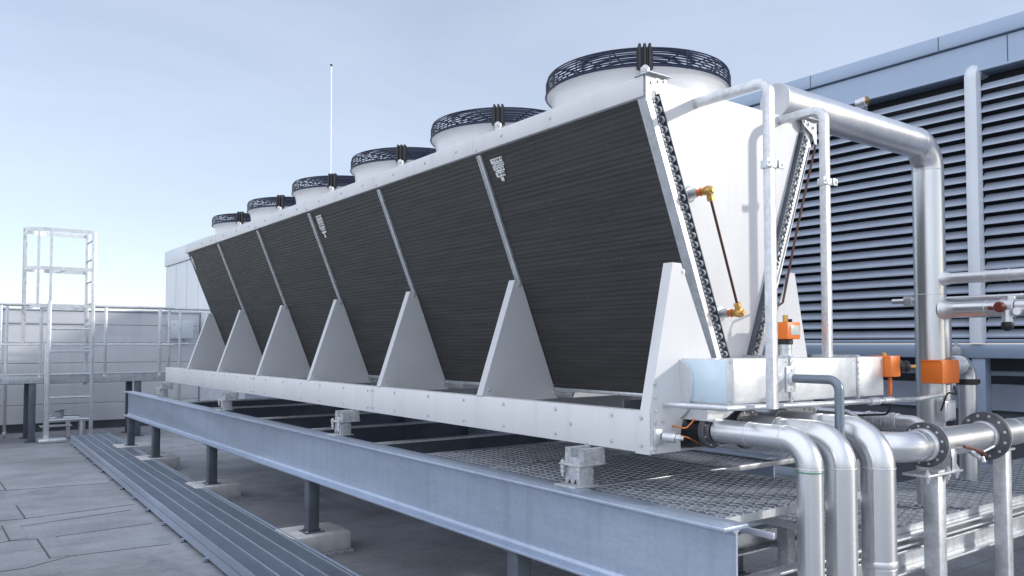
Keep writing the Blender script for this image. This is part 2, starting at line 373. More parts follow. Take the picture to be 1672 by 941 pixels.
    mb = MB(); K = 64; ps = LS / K
    for k in range(K - 1):
        for n, rr, out in ((-.062, .0050, .010), (-.037, .0035, .006)):
            if n < -.05 and k % 2: continue
            a = cp(side, 2.553, (k + .5) * ps, n); b = cp(side, 2.553, (k + (1.5 if n < -.05 else .95)) * ps, n + (.003 if n > -.05 and k % 3 else 0))
            mid = (a + b) / 2; h = (b - a).length / 2; u = (b - a).normalized()
            mb.tube([mid - u * h * math.cos(t) + Vector((0, -(out + h * .7 * math.sin(t)) if 0 < t < math.pi else -.001, 0)) for t in (0, .01, .8, 1.57, 2.34, 3.13, math.pi)], rr, 6, 0 if n < -.05 and rnd.random() < .75 else 1)
    mb.build('return_bends', ['galvdull', 'galv'], cool)
    mb = MB(); mb.prism([cp(side, 2.550, 0, -.080), cp(side, 2.550, LS, -.080), cp(side, 2.550, LS, -.085), cp(side, 2.550, 0, -.085)], (0, -.012, 0), (0, .02, 0)); mb.build('sheet_edge', 'post', cool)
    # corner bracket
    mb = MB(); a, b = sorted((X(2.626), X(2.775)))
    mb.box(a, b, 2.500, 2.60, 2.836, 2.841, .001)
    mb.prism([(X(2.632), 2.530, 2.838), (X(2.77), 2.530, 2.838), (X(2.75), 2.530, 2.80), (X(2.67), 2.530, 2.76), (X(2.65), 2.530, 2.71), (X(2.632), 2.530, 2.71)], (0, -.003, 0), (0, .003, 0))
    bolts(mb, [(X(2.665), 2.527, 2.80), (X(2.71), 2.527, 2.812), (X(2.748), 2.527, 2.82)], (0, -1, 0), .012)
    mb.build('corner_bracket', ['galvdull', 'bolt'], cool)
# pressed end panels, roof deck, tray
for ye, nm in ((2.572, 'end_panel'), (10.36, 'end_panel')):
    mb = MB(); q = [(2.715, 2.835), (mir(2.715), 2.835), (mir(2.752), 2.735), (mir(3.305 - .01), 1.31), (3.305 - .01, 1.31), (2.752, 2.735)]
    mb.prism([(x, ye, z) for x, z in q], (0, -.006, 0), (0, .006, 0)); mb.build(nm, 'white', cool)
mb = MB(); mb.box(2.715, mir(2.715), 2.58, 10.40, 2.805, 2.830, .002); mb.build('roof_panel', 'white', cool)
mb = MB(); mb.box(XB + .07, mir(XB + .07), 2.80, 11.43, 1.108, 1.125); mb.box(XB + .01, mir(XB + .01), 11.37, 11.438, 1.11, 1.29, .002); mb.box(2.87, mir(2.87), 2.552, 2.80, 1.103, 1.112)
mb.build('drip_tray', 'galvdull', cool)
mb = MB(); mb.box(2.74, mir(2.74), 2.79, 2.80, 1.126, 1.33); mb.build('end_bulkhead', 'darkwall', cool)
# lifting stud on the near end
mb = MB(); mb.box(2.684, 2.735, 2.535, 2.549, 1.145, 1.215, .003); mb.cyl((2.74, 2.54, 1.18), (.45, -.9, -.05), .024, 0, .06, 16, 0, .003); mb.cyl((2.766, 2.486, 1.177), (.45, -.9, -.05), .019, 0, .022, 6, 1, .003); mb.cyl((2.776, 2.467, 1.176), (.45, -.9, -.05), .010, 0, .014, 10, 1)
mb.build('lifting_stud', ['galv', 'bolt'], cool)
# torn stickers on the coil
def sticker(y, s0, w, h):
    mb = MB(); k = 0; t = s0; rows = [(1.0, .22), (1.0, .16), (.95, .20), (.80, .22), (.38, .20)]
    for fw, fh in rows:
        ww = w * fw; j = [(0 + rnd.uniform(0, .012), 0), (ww - rnd.uniform(0, .02), 0), (ww - rnd.uniform(0, .03), fh * h * .9), (ww * .6, fh * h * rnd.uniform(.8, 1)), (rnd.uniform(0, .01), fh * h * .86)]
        xo = (w - ww) * .55
        q = [cp(0, y + xo + a, t + b, .0042) for a, b in j]; nrm = cp(0, 0, 0, .0015) - cp(0, 0, 0, 0); mb.prism(q, (0, 0, 0), nrm, 0)
        if k < 4:
            yy = .008
            while yy < ww - .02:
                bw = rnd.choice((.004, .007, .012)); 
                q = [cp(0, y + xo + yy + a, t + b, .0058) for a, b in ((0, fh * h * .2), (bw, fh * h * .2), (bw, fh * h * (.4 + .3 * rnd.random())), (0, fh * h * .6))]; mb.prism(q, (0, 0, 0), nrm * .4, 1); yy += bw + rnd.choice((.005, .009, .014))
        t += fh * h; k += 1
    mb.build('sticker', ['paper', 'ink'], cool)
sticker(3.70, .05, .125, .145); sticker(3 * PI_ + Y0 - .20, .05, .13, .20); sticker(6 * PI_ + Y0 - .15, .05, .10, .16)
# fans
FC = Vector((XC, Y0 + PI_ / 2, 2.83))
mb = MB()
prof = [(.50, .0), (.50, .012), (.490, .022), (.486, .06), (.487, .11), (.491, .15), (.498, .180), (.513, .197), (.522, .203), (.522, .212), (.505, .210), (.470, .17), (.455, .12), (.455, .0)]
mb.lathe(FC, (0, 0, 1), prof, 72)
cowl = mb.build('fan_cowl', 'white_smooth', cool); cowl['label'] = 'round white fan cowl with navy wire guard'
mb = MB(); zg = .215
for k in range(7): mb.ring(FC + Vector((0, 0, zg + .0142 * k)), (0, 0, 1), .523 - (.0 if k < 5 else .004 * (k - 4)), .0042, 72, 5)
for k in range(16): mb.ring(FC + Vector((0, 0, .304)), (0, 0, 1), .10 + .026 * k, .0036, 56, 4)
for k in range(16):
    a = 2 * math.pi * (k + .3) / 16; d = Vector((math.cos(a), math.sin(a), 0))
    mb.tube([FC + d * .523 + Vector((0, 0, .200)), FC + d * .523 + Vector((0, 0, .285)), FC + d * .512 + Vector((0, 0, .301)), FC + d * .40 + Vector((0, 0, .304)), FC + d * .07 + Vector((0, 0, .304))], .0042, 5)
mb.ring(FC + Vector((0, 0, .205)), (0, 0, 1), .526, .006, 72, 5)
mb.build('fan_guard', 'navy', cowl)
mb = MB(); mb.cyl(FC, (0, 0, 1), .21, .05, .292, 32, 0, .02)
for k in range(5):
    a = 2 * math.pi * k / 5; d = Vector((math.cos(a), math.sin(a), 0)); t = Vector((-d.y, d.x, 0))
    mb.prism([FC + d * .1 + t * .03 + Vector((0, 0, .13)), FC + d * .44 + t * .10 + Vector((0, 0, .15)), FC + d * .44 - t * .08 + Vector((0, 0, .06)), FC + d * .1 - t * .04 + Vector((0, 0, .08))], (0, 0, -.004), (0, 0, .004))
mb.build('fan_rotor', 'black', cowl)
ca = R(221); cd = Vector((math.sin(ca), math.cos(ca), 0)); ct = Vector((cd.y, -cd.x, 0)); cb = FC + cd * .535
mb = MB()
for k in (-1, 0, 1):
    o = cb + ct * (.026 * k); mb.tube([o + Vector((0, 0, .175)), o + Vector((0, 0, .296)), o - cd * .010 + Vector((0, 0, .314)), o - cd * .06 + Vector((0, 0, .317))], .0080, 8)
q = [cb + ct * .042 + Vector((0, 0, .185)), cb - ct * .042 + Vector((0, 0, .185)), cb - ct * .042 + Vector((0, 0, .30)), cb + ct * .042 + Vector((0, 0, .30))]
mb.prism(q, -cd * .022, -cd * .008)
mb.build('guard_clamp', 'black', cowl)
mb = MB(); mb.cyl(cb + Vector((0, 0, .0)), (0, 0, 1), .021, -.01, .165, 16); mb.cyl(cb + Vector((0, 0, .165)), (0, 0, 1), .026, 0, .022, 16, 1); mb.bolt(cb + cd * .02 + Vector((0, 0, .18)), cd, .013, 1)
mb.build('clamp_stay', ['white_smooth', 'bolt'], cowl)
for i in range(1, NM): dup(cowl, (0, i * PI_, 0), parent=cool)

# ------------------------------------------------------------------ steel under the cooler
def ibeam(name, x, y0, y1, label):
    t = thing(name, (x, (y0 + y1) / 2, .57), label, 'steel beam', 'long steel I-beams under the cooler')
    mb = MB(); mb.box(x - .072, x + .072, y0, y1, .909, .925, .003); mb.build('top_flange', 'beam', t)
    mb = MB(); mb.box(x - .005, x + .005, y0, y1, .586, .909, 0)
    r = .022
    for sx in (-1, 1):
        for zc, sz in ((.909, -1), (.586, 1)):
            q = [(x + sx * .005, y0, zc)] + [(x + sx * (.005 + r - r * math.cos(R(a))), y0, zc + sz * (r - r * math.sin(R(a)))) for a in (0, 30, 60, 90)][::-1]
            mb.prism(q, (0, .001, 0), (0, y1 - y0 - .001, 0))
    mb.build('web', 'beam', t)
    mb = MB(); mb.box(x - .072, x + .072, y0, y1, .570, .586, .003); mb.build('bottom_flange', 'beam', t)
    return t
ibeam('steel_i_beam', 2.46, 1.915, 12.70, 'long galvanised I-beam on the camera side with its cut end in the foreground')
ibeam('steel_i_beam', 4.15, 2.95, 12.70, 'galvanised I-beam on the far side, hidden beneath the white cooler')
ords = ['nearest to the camera', 'second from the camera', 'third from the camera', 'fourth from the camera', 'farthest, by the guardrail']
py = [3.26, 5.92, 8.55, 11.0, 12.50]
for xi, (x, side) in enumerate(((2.46, 'front'), (4.15, 'rear'))):
    for k, y in enumerate(py):
        t = thing('support_post', (x, y, .16), f'dark square steel post under the {side} I-beam, {ords[k]}', 'steel post', 'dark posts carrying the I-beams')
        mb = MB(); mb.box(x - .045, x + .045, y - .045, y + .045, .172, .558, .006); mb.build('post', 'post', t)
        mb = MB(); mb.box(x - .075, x + .075, y - .075, y + .075, .160, .172, .002); bolts(mb, [(x + a, y + b, .172) for a in (-.06, .06) for b in (-.06, .06)], (0, 0, 1), .008); mb.build('base_plate', ['post', 'bolt'], t)
        mb = MB(); mb.box(x - .065, x + .065, y - .06, y + .06, .558, .570, .002); mb.build('head_plate', 'post', t)
        w = .23; t = thing('concrete_block', (x + .03, y + .05, 0), f'concrete block under a {side} beam post, {ords[k]}', 'concrete block', 'concrete blocks under the posts')
        mb = MB(); mb.box(x + .03 - w, x + .03 + w, y - .16, y + .26, .022, .160, .014); mb.build('block', 'concrete', t)
        mb = MB(); mb.box(x + .03 - w + .05, x + .03 + w + .015, y - .175, y + .26, 0, .022, .002)
        for q in range(5): mb.cyl((x - .1 + q * .075, y - .175, .011), (0, -1, 0), .005, 0, .001, 8, 1)
        mb.build('base_strip', ['galvdull', 'ink'], t)
for k, y in enumerate((5.12, 6.29, 7.52, 9.02, 10.20)):
    mb = MB(); mb.box(2.467, 4.144, y - .026, y + .026, .890, .908, .002); mb.box(2.467, 4.144, y - .005, y + .005, .74, .890, 0, 1); mb.box(2.467, 4.144, y - .026, y + .026, .73, .74, 0, 1)
    tag(mb.build('cross_beam', ['galv', 'post'], None, (3.3, y, .73)), ['galvanised cross beam just beyond the grating', 'second cross beam beyond the grating', 'middle cross beam of the five under the cooler', 'cross beam beside the second-farthest cooler mount', 'farthest cross beam under the cooler'][k], 'cross beam', 'cross beams between the I-beams')
def grating(x0, x1, y0, y1, z, label, group, pitch=.026, cross=.055, zc=None):
    t = thing('floor_grating', ((x0 + x1) / 2, (y0 + y1) / 2, z - .03), label, 'grating', group)
    mb = MB()
    for ya, yb, xa, xb in ((y0, y0 + .008, x0, x1), (y1 - .008, y1, x0, x1), (y0 + .008, y1 - .008, x0, x0 + .006), (y0 + .008, y1 - .008, x1 - .006, x1)): mb.box(xa, xb, ya, yb, z - .034, z)
    mb.build('edge_band', 'galv', t)
    mb = MB(); y = y0 + pitch
    while y < y1 - .012: mb.box(x0 + .006, x1 - .006, y - .0028, y + .0028, z - .028, z - .001); y += pitch
    mb.build('bearing_bars', 'grate', t)
    mb = MB(); x = x0 + cross; k = 0
    while x < x1 - .01:
        yy = y0 + .008; pts = []; i = 0
        while yy < y1 - .008: pts.append((x + (.011 if (i + k) % 2 else -.011), yy, z + .0015)); yy += pitch; i += 1
        mb.tube(pts, .0032, 5); x += cross; k += 1
    mb.build('cross_rods', 'galv', t)
    return t
GU = 'upper steel gratings under the cooler end'
grating(2.60, 3.64, 2.10, 2.935, .90, 'steel floor grating behind the three pipe elbows, nearest the I-beam end', GU)
grating(2.60, 3.64, 2.985, 3.715, .90, 'middle steel grating bay under the cooler, beside the nearest mount', GU)
grating(2.60, 3.64, 3.765, 4.42, .90, 'steel grating bay deepest under the cooler next to the first cross beam', GU)
grating(3.65, 4.76, 2.985, 3.715, .90, 'steel grating bay behind the pipes on the far side of the cooler end', GU)
grating(3.65, 4.76, 3.765, 4.42, .90, 'farthest steel grating bay on the louvre side under the cooler', GU)
for k, (y, x1) in enumerate(((2.96, 4.76), (3.74, 4.76), (4.445, 4.76))):
    mb = MB(); mb.box(2.60, x1, y - .022, y + .022, .872, .903, .002)
    tag(mb.build('grating_bearer', 'galv', None, (3.6, y, .84)), ['flat galvanised bearer bar between gratings under the nearest cooler mount', 'flat galvanised bearer bar between the two rear grating bays', 'galvanised bearer bar at the rear edge of the gratings'][k], 'bearer bar', 'bearers between gratings')
mb = MB(); mb.box(2.575, 2.590, 1.84, 2.10, .872, .896, .001); mb.box(2.548, 2.596, 2.10, 4.46, .852, .896, .002)
tag(mb.build('grating_bearer', 'grate', None, (2.57, 2.1, .852)), 'galvanised edge bar running along the front I-beam past its cut end', 'bearer bar', 'bearers between gratings')
# lower platform to the right
grating(3.64, 7.4, 2.10, 2.78, .68, 'lower dark steel grating platform right of the pipe elbows', 'lower platform gratings', .034, .10)
def channel(name, x0, x1, y, z0, z1, label):
    mb = MB(); mb.box(x0, x1, y - .006, y + .006, z0, z1); mb.box(x0, x1, y - .062, y - .006, z1 - .012, z1, .002); mb.box(x0, x1, y - .062, y - .006, z0, z0 + .012, .002)
    return tag(mb.build(name, 'galv', None, ((x0 + x1) / 2, y, z0)), label, 'steel channel', 'channels of the lower platform')
channel('steel_channel', 2.75, 7.6, 2.125, .455, .575, 'galvanised channel beam low behind the square header posts at lower right')
channel('steel_channel', 2.75, 7.6, 2.11, .595, .644, 'slim galvanised channel directly under the lower grating edge')
channel('steel_channel', 2.75, 7.6, 2.84, .455, .575, 'rear galvanised channel along the far edge of the lower grating')
for k, x in enumerate((3.95, 7.35)):
    mb = MB(); mb.box(x - .035, x + .035, 2.70, 2.77, 0, .64, .004); tag(mb.build('platform_leg', 'galvdull', None, (x, 2.735, 0)), ['square leg of the lower platform near the pipe elbows', 'square leg of the lower platform near the louvred wall'][k], 'steel leg', 'legs of the lower platform')

# cooler mounts
def mount(y, label):
    t = thing('cooler_mount', (2.53, y, .925), label, 'mount', 'spring mounts between beam and cooler')
    mb = MB(); mb.box(2.47, 2.62, y - .075, y + .075, .925, .932, .002); mb.build('base_plate', 'galvdull', t)
    mb = MB(); mb.box(2.525, 2.531, y - .055, y + .055, .932, 1.022, .002); mb.box(2.531, 2.61, y - .055, y - .049, .932, 1.022, .002); mb.box(2.531, 2.61, y + .049, y + .055, .932, 1.022, .002)
    for q in (-.03, .012): mb.prism([(2.525, y + q, .936), (2.525, y + q + .01, .956), (2.525, y + q + .02, .936)], (-.003, 0, 0), (.0, 0, 0), 1)
    mb.build('stand', ['galvdull', 'ink'], t)
    mb = MB(); mb.box(2.50, 2.675, y - .075, y + .075, 1.022, 1.031, .002); mb.build('middle_plate', 'galvdull', t)
    mb = MB(); mb.prism([(2.535, y + a, z) for a, z in ((-.070, 1.031), (.070, 1.031), (.066, 1.103), (.034, 1.103), (.026, 1.058), (-.026, 1.058), (-.034, 1.103), (-.066, 1.103))], (0, 0, 0), (.135, 0, 0)); mb.build('saddle', 'galvdull', t)
    for s_ in (-1, 1): mb = MB(); mb.cyl((2.511, y + s_ * .058, .965), (0, 0, 1), .006, 0, .082, 10); mb.cyl((2.511, y + s_ * .058, 1.005), (0, 0, 1), .012, 0, .016, 6); mb.cyl((2.511, y + s_ * .058, .985), (0, 0, 1), .012, 0, .012, 6); mb.cyl((2.511, y + s_ * .058, 1.031), (0, 0, 1), .012, 0, .010, 6); mb.build('bolt', 'bolt', t)
    return t
m0 = mount(2.92, 'white cooler mount on the I-beam nearest to the camera')
dup(m0, (0, 2.68, 0), 'white cooler mount on the I-beam, second from the camera'); dup(m0, (0, 5.52, 0), 'white cooler mount on the I-beam, third from the camera'); dup(m0, (0, 8.2, 0), 'farthest white cooler mount, under the far end of the base beam')

# ------------------------------------------------------------------ walkway tray on the roof
WL = Vector((2.245, 14.55, 0)); WA = math.atan2(2.245 - 1.93, 14.55 - 3.4)
tw = thing('walkway_tray', (2.08, 9.0, 0), 'long galvanised perforated tray lying on the roof beside the I-beam', 'cable tray')
def wp(u, v, z):      # u across, v along from the far end
    return Vector((WL.x + u * math.cos(WA) - v * math.sin(WA), WL.y - u * math.sin(WA) - v * math.cos(WA), z))
def wbox(mb, u0, u1, v0, v1, z0, z1, mi=0):
    mb.prism([wp(u0, v0, 0), wp(u1, v0, 0), wp(u1, v1, 0), wp(u0, v1, 0)], (0, 0, z0), (0, 0, z1), mi)
LW = 11.3; W2 = .27; tw.scale = (1, 1, 1.28)
for u in (-W2, W2 - .004):
    mb = MB(); wbox(mb, u, u + .004, 0, LW, .022, .122); wbox(mb, u - (.010 if u < 0 else -.004), u + (0 if u < 0 else .014), 0, LW, .112, .126)
    if u < 0:
        v = .05
        while v < LW: 
            c = wp(u, v, .078); n = wp(-1, 0, 0) - wp(0, 0, 0); mb.cyl(c, n, .0065, -.001, .0006, 6, 1); v += .04
        v = .5
        while v < LW: wbox(mb, u - .03, u, v, v + .035, .004, .022); v += .72
    mb.build('side_plate', ['beam', 'ink'], tw)
mb = MB(); wbox(mb, -W2 + .004, W2 - .004, 0, LW, .098, .104); mb.build('floor_plate', 'greytube', tw)
mb = MB()
for u in (-.26, -.135, -.01, .115, .243): wbox(mb, u - .0035, u + .0035, .002, LW - .002, .108, .1225)
mb.build('long_bars', 'galv', tw)
mb = MB(); v = .02
while v < LW - .02: wbox(mb, -W2 + .006, W2 - .006, v, v + .008, .110, .1195); v += .026
mb.build('cross_bars', 'tray', tw)
v = .4
while v < LW: mb = MB(); wbox(mb, -W2 - .01, W2 + .01, v, v + .10, .0, .022); mb.build('bearer_pad', 'black', tw); v += 1.44

# ------------------------------------------------------------------ far-left platform, rails, ladders
pf = thing('access_platform', (.8, 15.6, 0), 'raised galvanised access platform along the cladding wall at the left', 'platform')
mb = MB(); mb.box(-3.0, 3.62, 15.20, 15.212, .965, 1.115, .002); mb.box(-3.0, 3.62, 15.17, 15.20, 1.103, 1.115); mb.box(3.608, 3.62, 15.212, 16.1, .965, 1.115)
mb.build('edge_beam', 'galv', pf)
mb = MB(); mb.box(-3.0, 3.608, 15.212, 16.1, 1.08, 1.10); mb.build('deck', 'galvdull', pf)
for x in (-1.4, .95, 1.50, 3.1):
    for y in (15.26, 16.0):
        mb = MB(); mb.box(x - .05, x + .05, y - .045, y + .045, 0, .97, .005); mb.box(x - .1, x + .1, y - .1, y + .1, 0, .012); mb.build('leg', 'post', pf)
def rail_run(name, pts, z_list, posts, label, zb=1.0, r=.022):
    t = thing(name, (pts[0][0], pts[0][1], zb), label, 'guardrail', 'guardrails of the left platform')
    for z in z_list:
        mb = MB(); mb.tube(fillet([(x, y, z) for x, y in pts], .08, 5) if len(pts) > 2 else [(x, y, z) for x, y in pts], r if z == z_list[0] else r * .62, 10); mb.build('top_bar' if z == z_list[0] else 'mid_bar', 'galv', t)
    for x, y in posts:
        mb = MB(); mb.box(x - .024, x + .024, y - .012, y + .012, zb, z_list[0] - .01, .002); mb.box(x - .03, x + .03, y - .018, y + .018, zb + .02, zb + .10, .002); mb.build('post', 'galv', t)
    return t
rail_run('guardrail', [(-3, 15.20), (3.68, 15.20)], (2.255, 1.60), [(-2.2, 15.2), (-.4, 15.2), (1.03, 15.2), (1.60, 15.2), (2.56, 15.2), (3.44, 15.2)], 'galvanised guardrail along the front edge of the platform')
rail_run('guardrail', [(3.62, 16.08), (3.62, 15.28)], (2.27, 1.61), [(3.62, 15.32), (3.62, 16.04)], 'short guardrail return at the platform end beside the white cooler')
rail_run('guardrail', [(-3, 16.3), (5.2, 16.3)], (2.29, 1.62), [(-1.0, 16.3), (1.2, 16.3), (4.05, 16.3)], 'rear guardrail along the cladding wall', .0)
# straight ladder, roof to platform
ld = thing('access_ladder', (2.03, 15.08, 0), 'galvanised ladder standing on the roof in front of the platform', 'ladder')
for x in (1.70, 2.34):
    mb = MB(); mb.box(x - .028, x + .028, 15.05, 15.10, .02, 2.32 if x < 2 else 3.52, .003); mb.box(x - .05, x - .029, 15.06, 15.16, .02, 1.6, .002) if x < 2 else None; mb.build('stringer', 'galv', ld)
for z in (.36, .73, 1.11, 1.49, 1.86): mb = MB(); mb.tube([(1.70, 15.075, z), (2.34, 15.075, z)], .018, 8); mb.box(1.73, 2.31, 15.06, 15.09, z + .010, z + .022); mb.build('rung', 'galv', ld)
cg = thing('ladder_cage', (2.36, 15.5, 1.1), 'tall caged ladder top with flat steel hoops above the platform', 'ladder cage')
mb = MB(); mb.box(2.31, 2.37, 15.70, 15.76, .9, 3.54, .003); mb.build('stringer', 'galv', cg)
for z in (1.55, 1.93, 2.30, 2.68, 3.06, 3.38): mb = MB(); mb.tube([(2.34, 15.10, z), (2.34, 15.72, z)], .018, 8); mb.build('rung', 'galv', cg)
for z in (3.50, 2.86, 2.24):
    mb = MB(); pts = [(2.34, 15.74, z)] + [(1.72 - .38 * math.sin(a), 15.40 + .34 * math.cos(a), z) for a in [math.pi * k / 12 for k in range(13)]] + [(2.34, 15.06, z)]
    mb.sweep(pts, [(-.003, -.030), (.003, -.030), (.003, .030), (-.003, .030)], up=(0, 0, 1)); mb.build('hoop', 'galv', cg)
for a in (20, 62, 100, 150, 178):
    x = 1.72 - .376 * math.sin(R(a)); y = 15.40 + .336 * math.cos(R(a)); z0 = 1.62 if a in (62, 100) else 2.22
    mb = MB(); mb.box(x - .02, x + .02, y - .004, y + .004, z0, 3.53); mb.build('cage_bar', 'galv', cg)
mb = MB(); mb.box(1.56, 1.98, 14.92, 15.20, 0, .075, .03); tag(mb.build('ladder_foot_block', 'galv', None, (1.77, 15.06, 0)), 'pale rounded pad under the foot of the left ladder stringer', 'foot pad')

vm = thing('drain_fitting', (2.05, 15.7, 0), 'pale pipe fitting on a low stand behind the ladder foot', 'pipe fitting')
mb = MB(); mb.tube(fillet([(1.72, 15.75, .34), (2.30, 15.70, .34), (2.30, 15.70, .0)], .10, 6), .055, 14); mb.build('pipe_run', 'pipe', vm)
mb = MB(); mb.cyl((1.95, 15.72, .34), (0, -.2, 1), .075, -.06, .13, 16, 0, .01); mb.cyl((1.95, 15.70, .47), (0, 0, 1), .10, 0, .025, 16, 0, .005); mb.build('valve_body', 'galv', vm)
mb = MB(); mb.box(1.74, 1.80, 15.71, 15.79, 0, .285); mb.box(1.66, 2.14, 15.60, 15.84, .2, .22, .003); mb.box(2.06, 2.12, 15.71, 15.79, 0, .285); mb.build('stand', 'galv', vm)

# ------------------------------------------------------------------ buildings
pw = thing('parapet_wall', (-1, 17.2, 0), 'pale metal-clad parapet wall behind the guardrails at the left', 'wall')
mb = MB(); zs = [.16, .50, .88, 1.26, 1.64, 1.98, 2.24]
for k in range(len(zs) - 1):
    q = [(0, 16.987, zs[k]), (0, 16.985, zs[k] + .01), (0, 16.985, zs[k + 1] - .016), (0, 16.988, zs[k + 1] - .008), (0, 17.06, zs[k + 1] - .008), (0, 17.06, zs[k])]
    mb.prism(q, (-14, 0, 0), (4.6, 0, 0))
mb.build('cladding', 'clad', pw, ang=8)
mb = MB(); mb.box(-14, 4.6, 16.95, 17.4, 2.235, 2.275, .004); mb.build('coping', 'galv', pw)
mb = MB(); mb.box(-14, 4.6, 17.06, 17.35, 0, 2.235); mb.build('wall_core', 'darkwall', pw)
pr = thing('plant_room', (6, 17, 0), 'pale blue-white panelled plant room behind the far end of the cooler', 'plant room')
mb = MB(); mb.box(4.62, 7.5, 16.3, 19.93, 0, 3.42)
for y in (17.2, 18.1, 19.0): mb.box(4.617, 4.621, y - .006, y + .006, .2, 3.40, 0, 1)
mb.build('wall', ['cladwhite', 'galvdull'], pr)
mb = MB(); mb.box(4.59, 7.53, 16.27, 19.96, 3.43, 3.78, .01); mb.build('roof_edge', 'cladwhite', pr)
mb = MB(); mb.box(4.3, 4.36, 16.9, 16.985, 1.6, 1.7); mb.box(3.98, 4.42, 16.74, 16.93, 1.72, 2.08, .01); mb.box(4.0, 4.4, 16.732, 16.742, 1.74, 2.06, .003)
bolts(mb, [(4.05, 16.732, 2.0), (4.35, 16.732, 2.0), (4.05, 16.732, 1.79)], (0, -1, 0), .012)
tag(mb.build('control_box', ['cladwhite', 'bolt'], None, (4.2, 16.8, 1.72)), 'small white control box on the cladding wall by the cooler far end', 'control box')
lr = thing('lightning_rod', (5.0, 11.43, 0), 'thin white lightning rod rising behind the row of fans', 'lightning rod')
mb = MB(); mb.lathe((5.0, 11.43, 0), (0, 0, 1), [(0, .05), (.024, .05), (.024, 3.2), (.017, 3.25), (.013, 5.90), (0, 5.91)], 12); mb.build('rod', 'whiterod', lr)
mb = MB(); mb.cyl((5.0, 11.43, 5.89), (0, 0, 1), .018, 0, .03, 10); mb.build('tip', 'black', lr)
mb = MB(); mb.cyl((5.0, 11.43, 0), (0, 0, 1), .25, 0, .10, 24, 0, .02); mb.build('base', 'concrete', lr)

bd = thing('louvred_building', (10, 10, 0), 'blue-grey plant building with long horizontal louvres at the right', 'building')
YA, YZ = -.5, 22.0
mb = MB(); mb.box(7.96, 13.9, YA - .04, YZ + .04, 4.475, 4.62, .004); 
for y in (.9, 2.3, 3.72, 5.12, 6.5, 7.9, 9.3): mb.box(7.957, 7.961, y - .004, y + .004, 4.48, 4.616, 0, 1)
mb.build('roof_coping', ['fascia', 'post'], bd)
mb = MB(); mb.box(8.0, 13.86, YA, YZ, 4.21, 4.465)
for y in (1.2, 3.12, 5.17, 7.2, 9.3): mb.box(7.997, 8.001, y - .004, y + .004, 4.21, 4.46, 0, 1)
mb.build('fascia', ['fascia', 'post'], bd)
mb = MB(); mb.box(8.03, 13.85, YA + .02, YZ - .02, 4.464, 4.476); mb.build('shadow_gap', 'post', bd)
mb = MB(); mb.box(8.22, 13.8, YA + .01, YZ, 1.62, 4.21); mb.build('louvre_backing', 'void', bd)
mb = MB(); mb.box(7.97, 8.22, YA, YZ, 1.475, 1.605, .003); mb.build('sill_beam', 'fascia', bd)
mb = MB(); mb.box(7.985, 8.20, YA, YZ, 1.612, 1.650, .002); mb.build('louvre_sill', 'fascia', bd)
mb = MB(); mb.box(7.99, 8.20, YA, YZ, 4.185, 4.208, .002); mb.build('louvre_head', 'fascia', bd)
PIL = [-.42, 1.45, 3.43, 5.95, 8.45, 10.95, 13.45, 15.95, 18.5, 21.9]
for a, b in zip(PIL, PIL[1:]):
    mb = MB(); z = 1.665
    while z < 4.10:
        q = [(7.995, 0, z), (7.994, 0, z + .014), (8.006, 0, z + .026), (8.060, 0, z + .078), (8.064, 0, z + .073), (8.012, 0, z + .021), (8.0, 0, z + .010), (8.0, 0, z)]
        mb.prism(q, (0, a + .07, 0), (0, b - .07, 0)); z += .106
    mb.build('louvre_panel', 'louver', bd)
for k, y in enumerate(PIL):
    mb = MB(); mb.box(7.93, 8.10, y - .068, y + .068, 1.61, 4.16, .004) if k not in (2,) else mb.sweep(fillet([(8.0, y, 1.61), (8.0, y, 4.235), (8.30, y, 4.235)], .12, 8), rrect(.14, .14, .06), up=(1, 0, 0))
    mb.build('louvre_post', 'cladwhite', bd)
    mb = MB(); mb.box(7.99, 8.11, y - .06, y + .06, 0, 1.474, .004); mb.build('lower_post', 'fascia', bd)
mb = MB(); mb.box(8.62, 13.8, YA + .1, YZ - .1, .0, 1.475); mb.build('base_wall', 'darkwall', bd)
mb = MB(); mb.box(8.56, 8.618, YA + .1, YZ - .1, .95, 1.21, .003); mb.box(8.57, 8.618, YA + .1, YZ - .1, 0, .10, .003); mb.build('wall_rail', 'louver', bd)
mb = MB(); mb.box(8.40, 8.50, YA + .1, YZ - .1, 1.30, 1.345, .003); mb.build('service_rail', 'louver', bd)
# small fixtures on the louvre wall
wl = thing('wall_sensor', (7.95, 4.50, 4.1), 'small cylindrical sensor on the top edge of the louvres', 'sensor')
mb = MB(); mb.box(7.97, 7.988, 4.47, 4.53, 4.08, 4.18, .002); mb.cyl((7.975, 4.50, 4.12), (-1, 0, -.1), .018, 0, .06, 12); mb.build('bracket', 'galvdull', wl)
mb = MB(); mb.cyl((7.90, 4.52, 4.14), (0, -1, .1), .055, -.02, .09, 18, 0, .01); mb.cyl((7.90, 4.43, 4.149), (0, -1, .1), .045, 0, .012, 18, 1); mb.build('housing', ['galv', 'brass'], wl)
mb = MB(); mb.box(7.90, 7.968, 3.55, 3.70, 1.50, 1.58, .01); mb.cyl((7.93, 3.60, 1.58), (0, 0, 1), .015, 0, .05, 10); mb.cyl((7.93, 3.66, 1.58), (0, 0, 1), .015, 0, .04, 10)
tag(mb.build('cable_gland_box', 'galvdull', None, (7.94, 3.6, 1.5)), 'tiny grey gland box on the sill beam beneath the louvres', 'gland box')

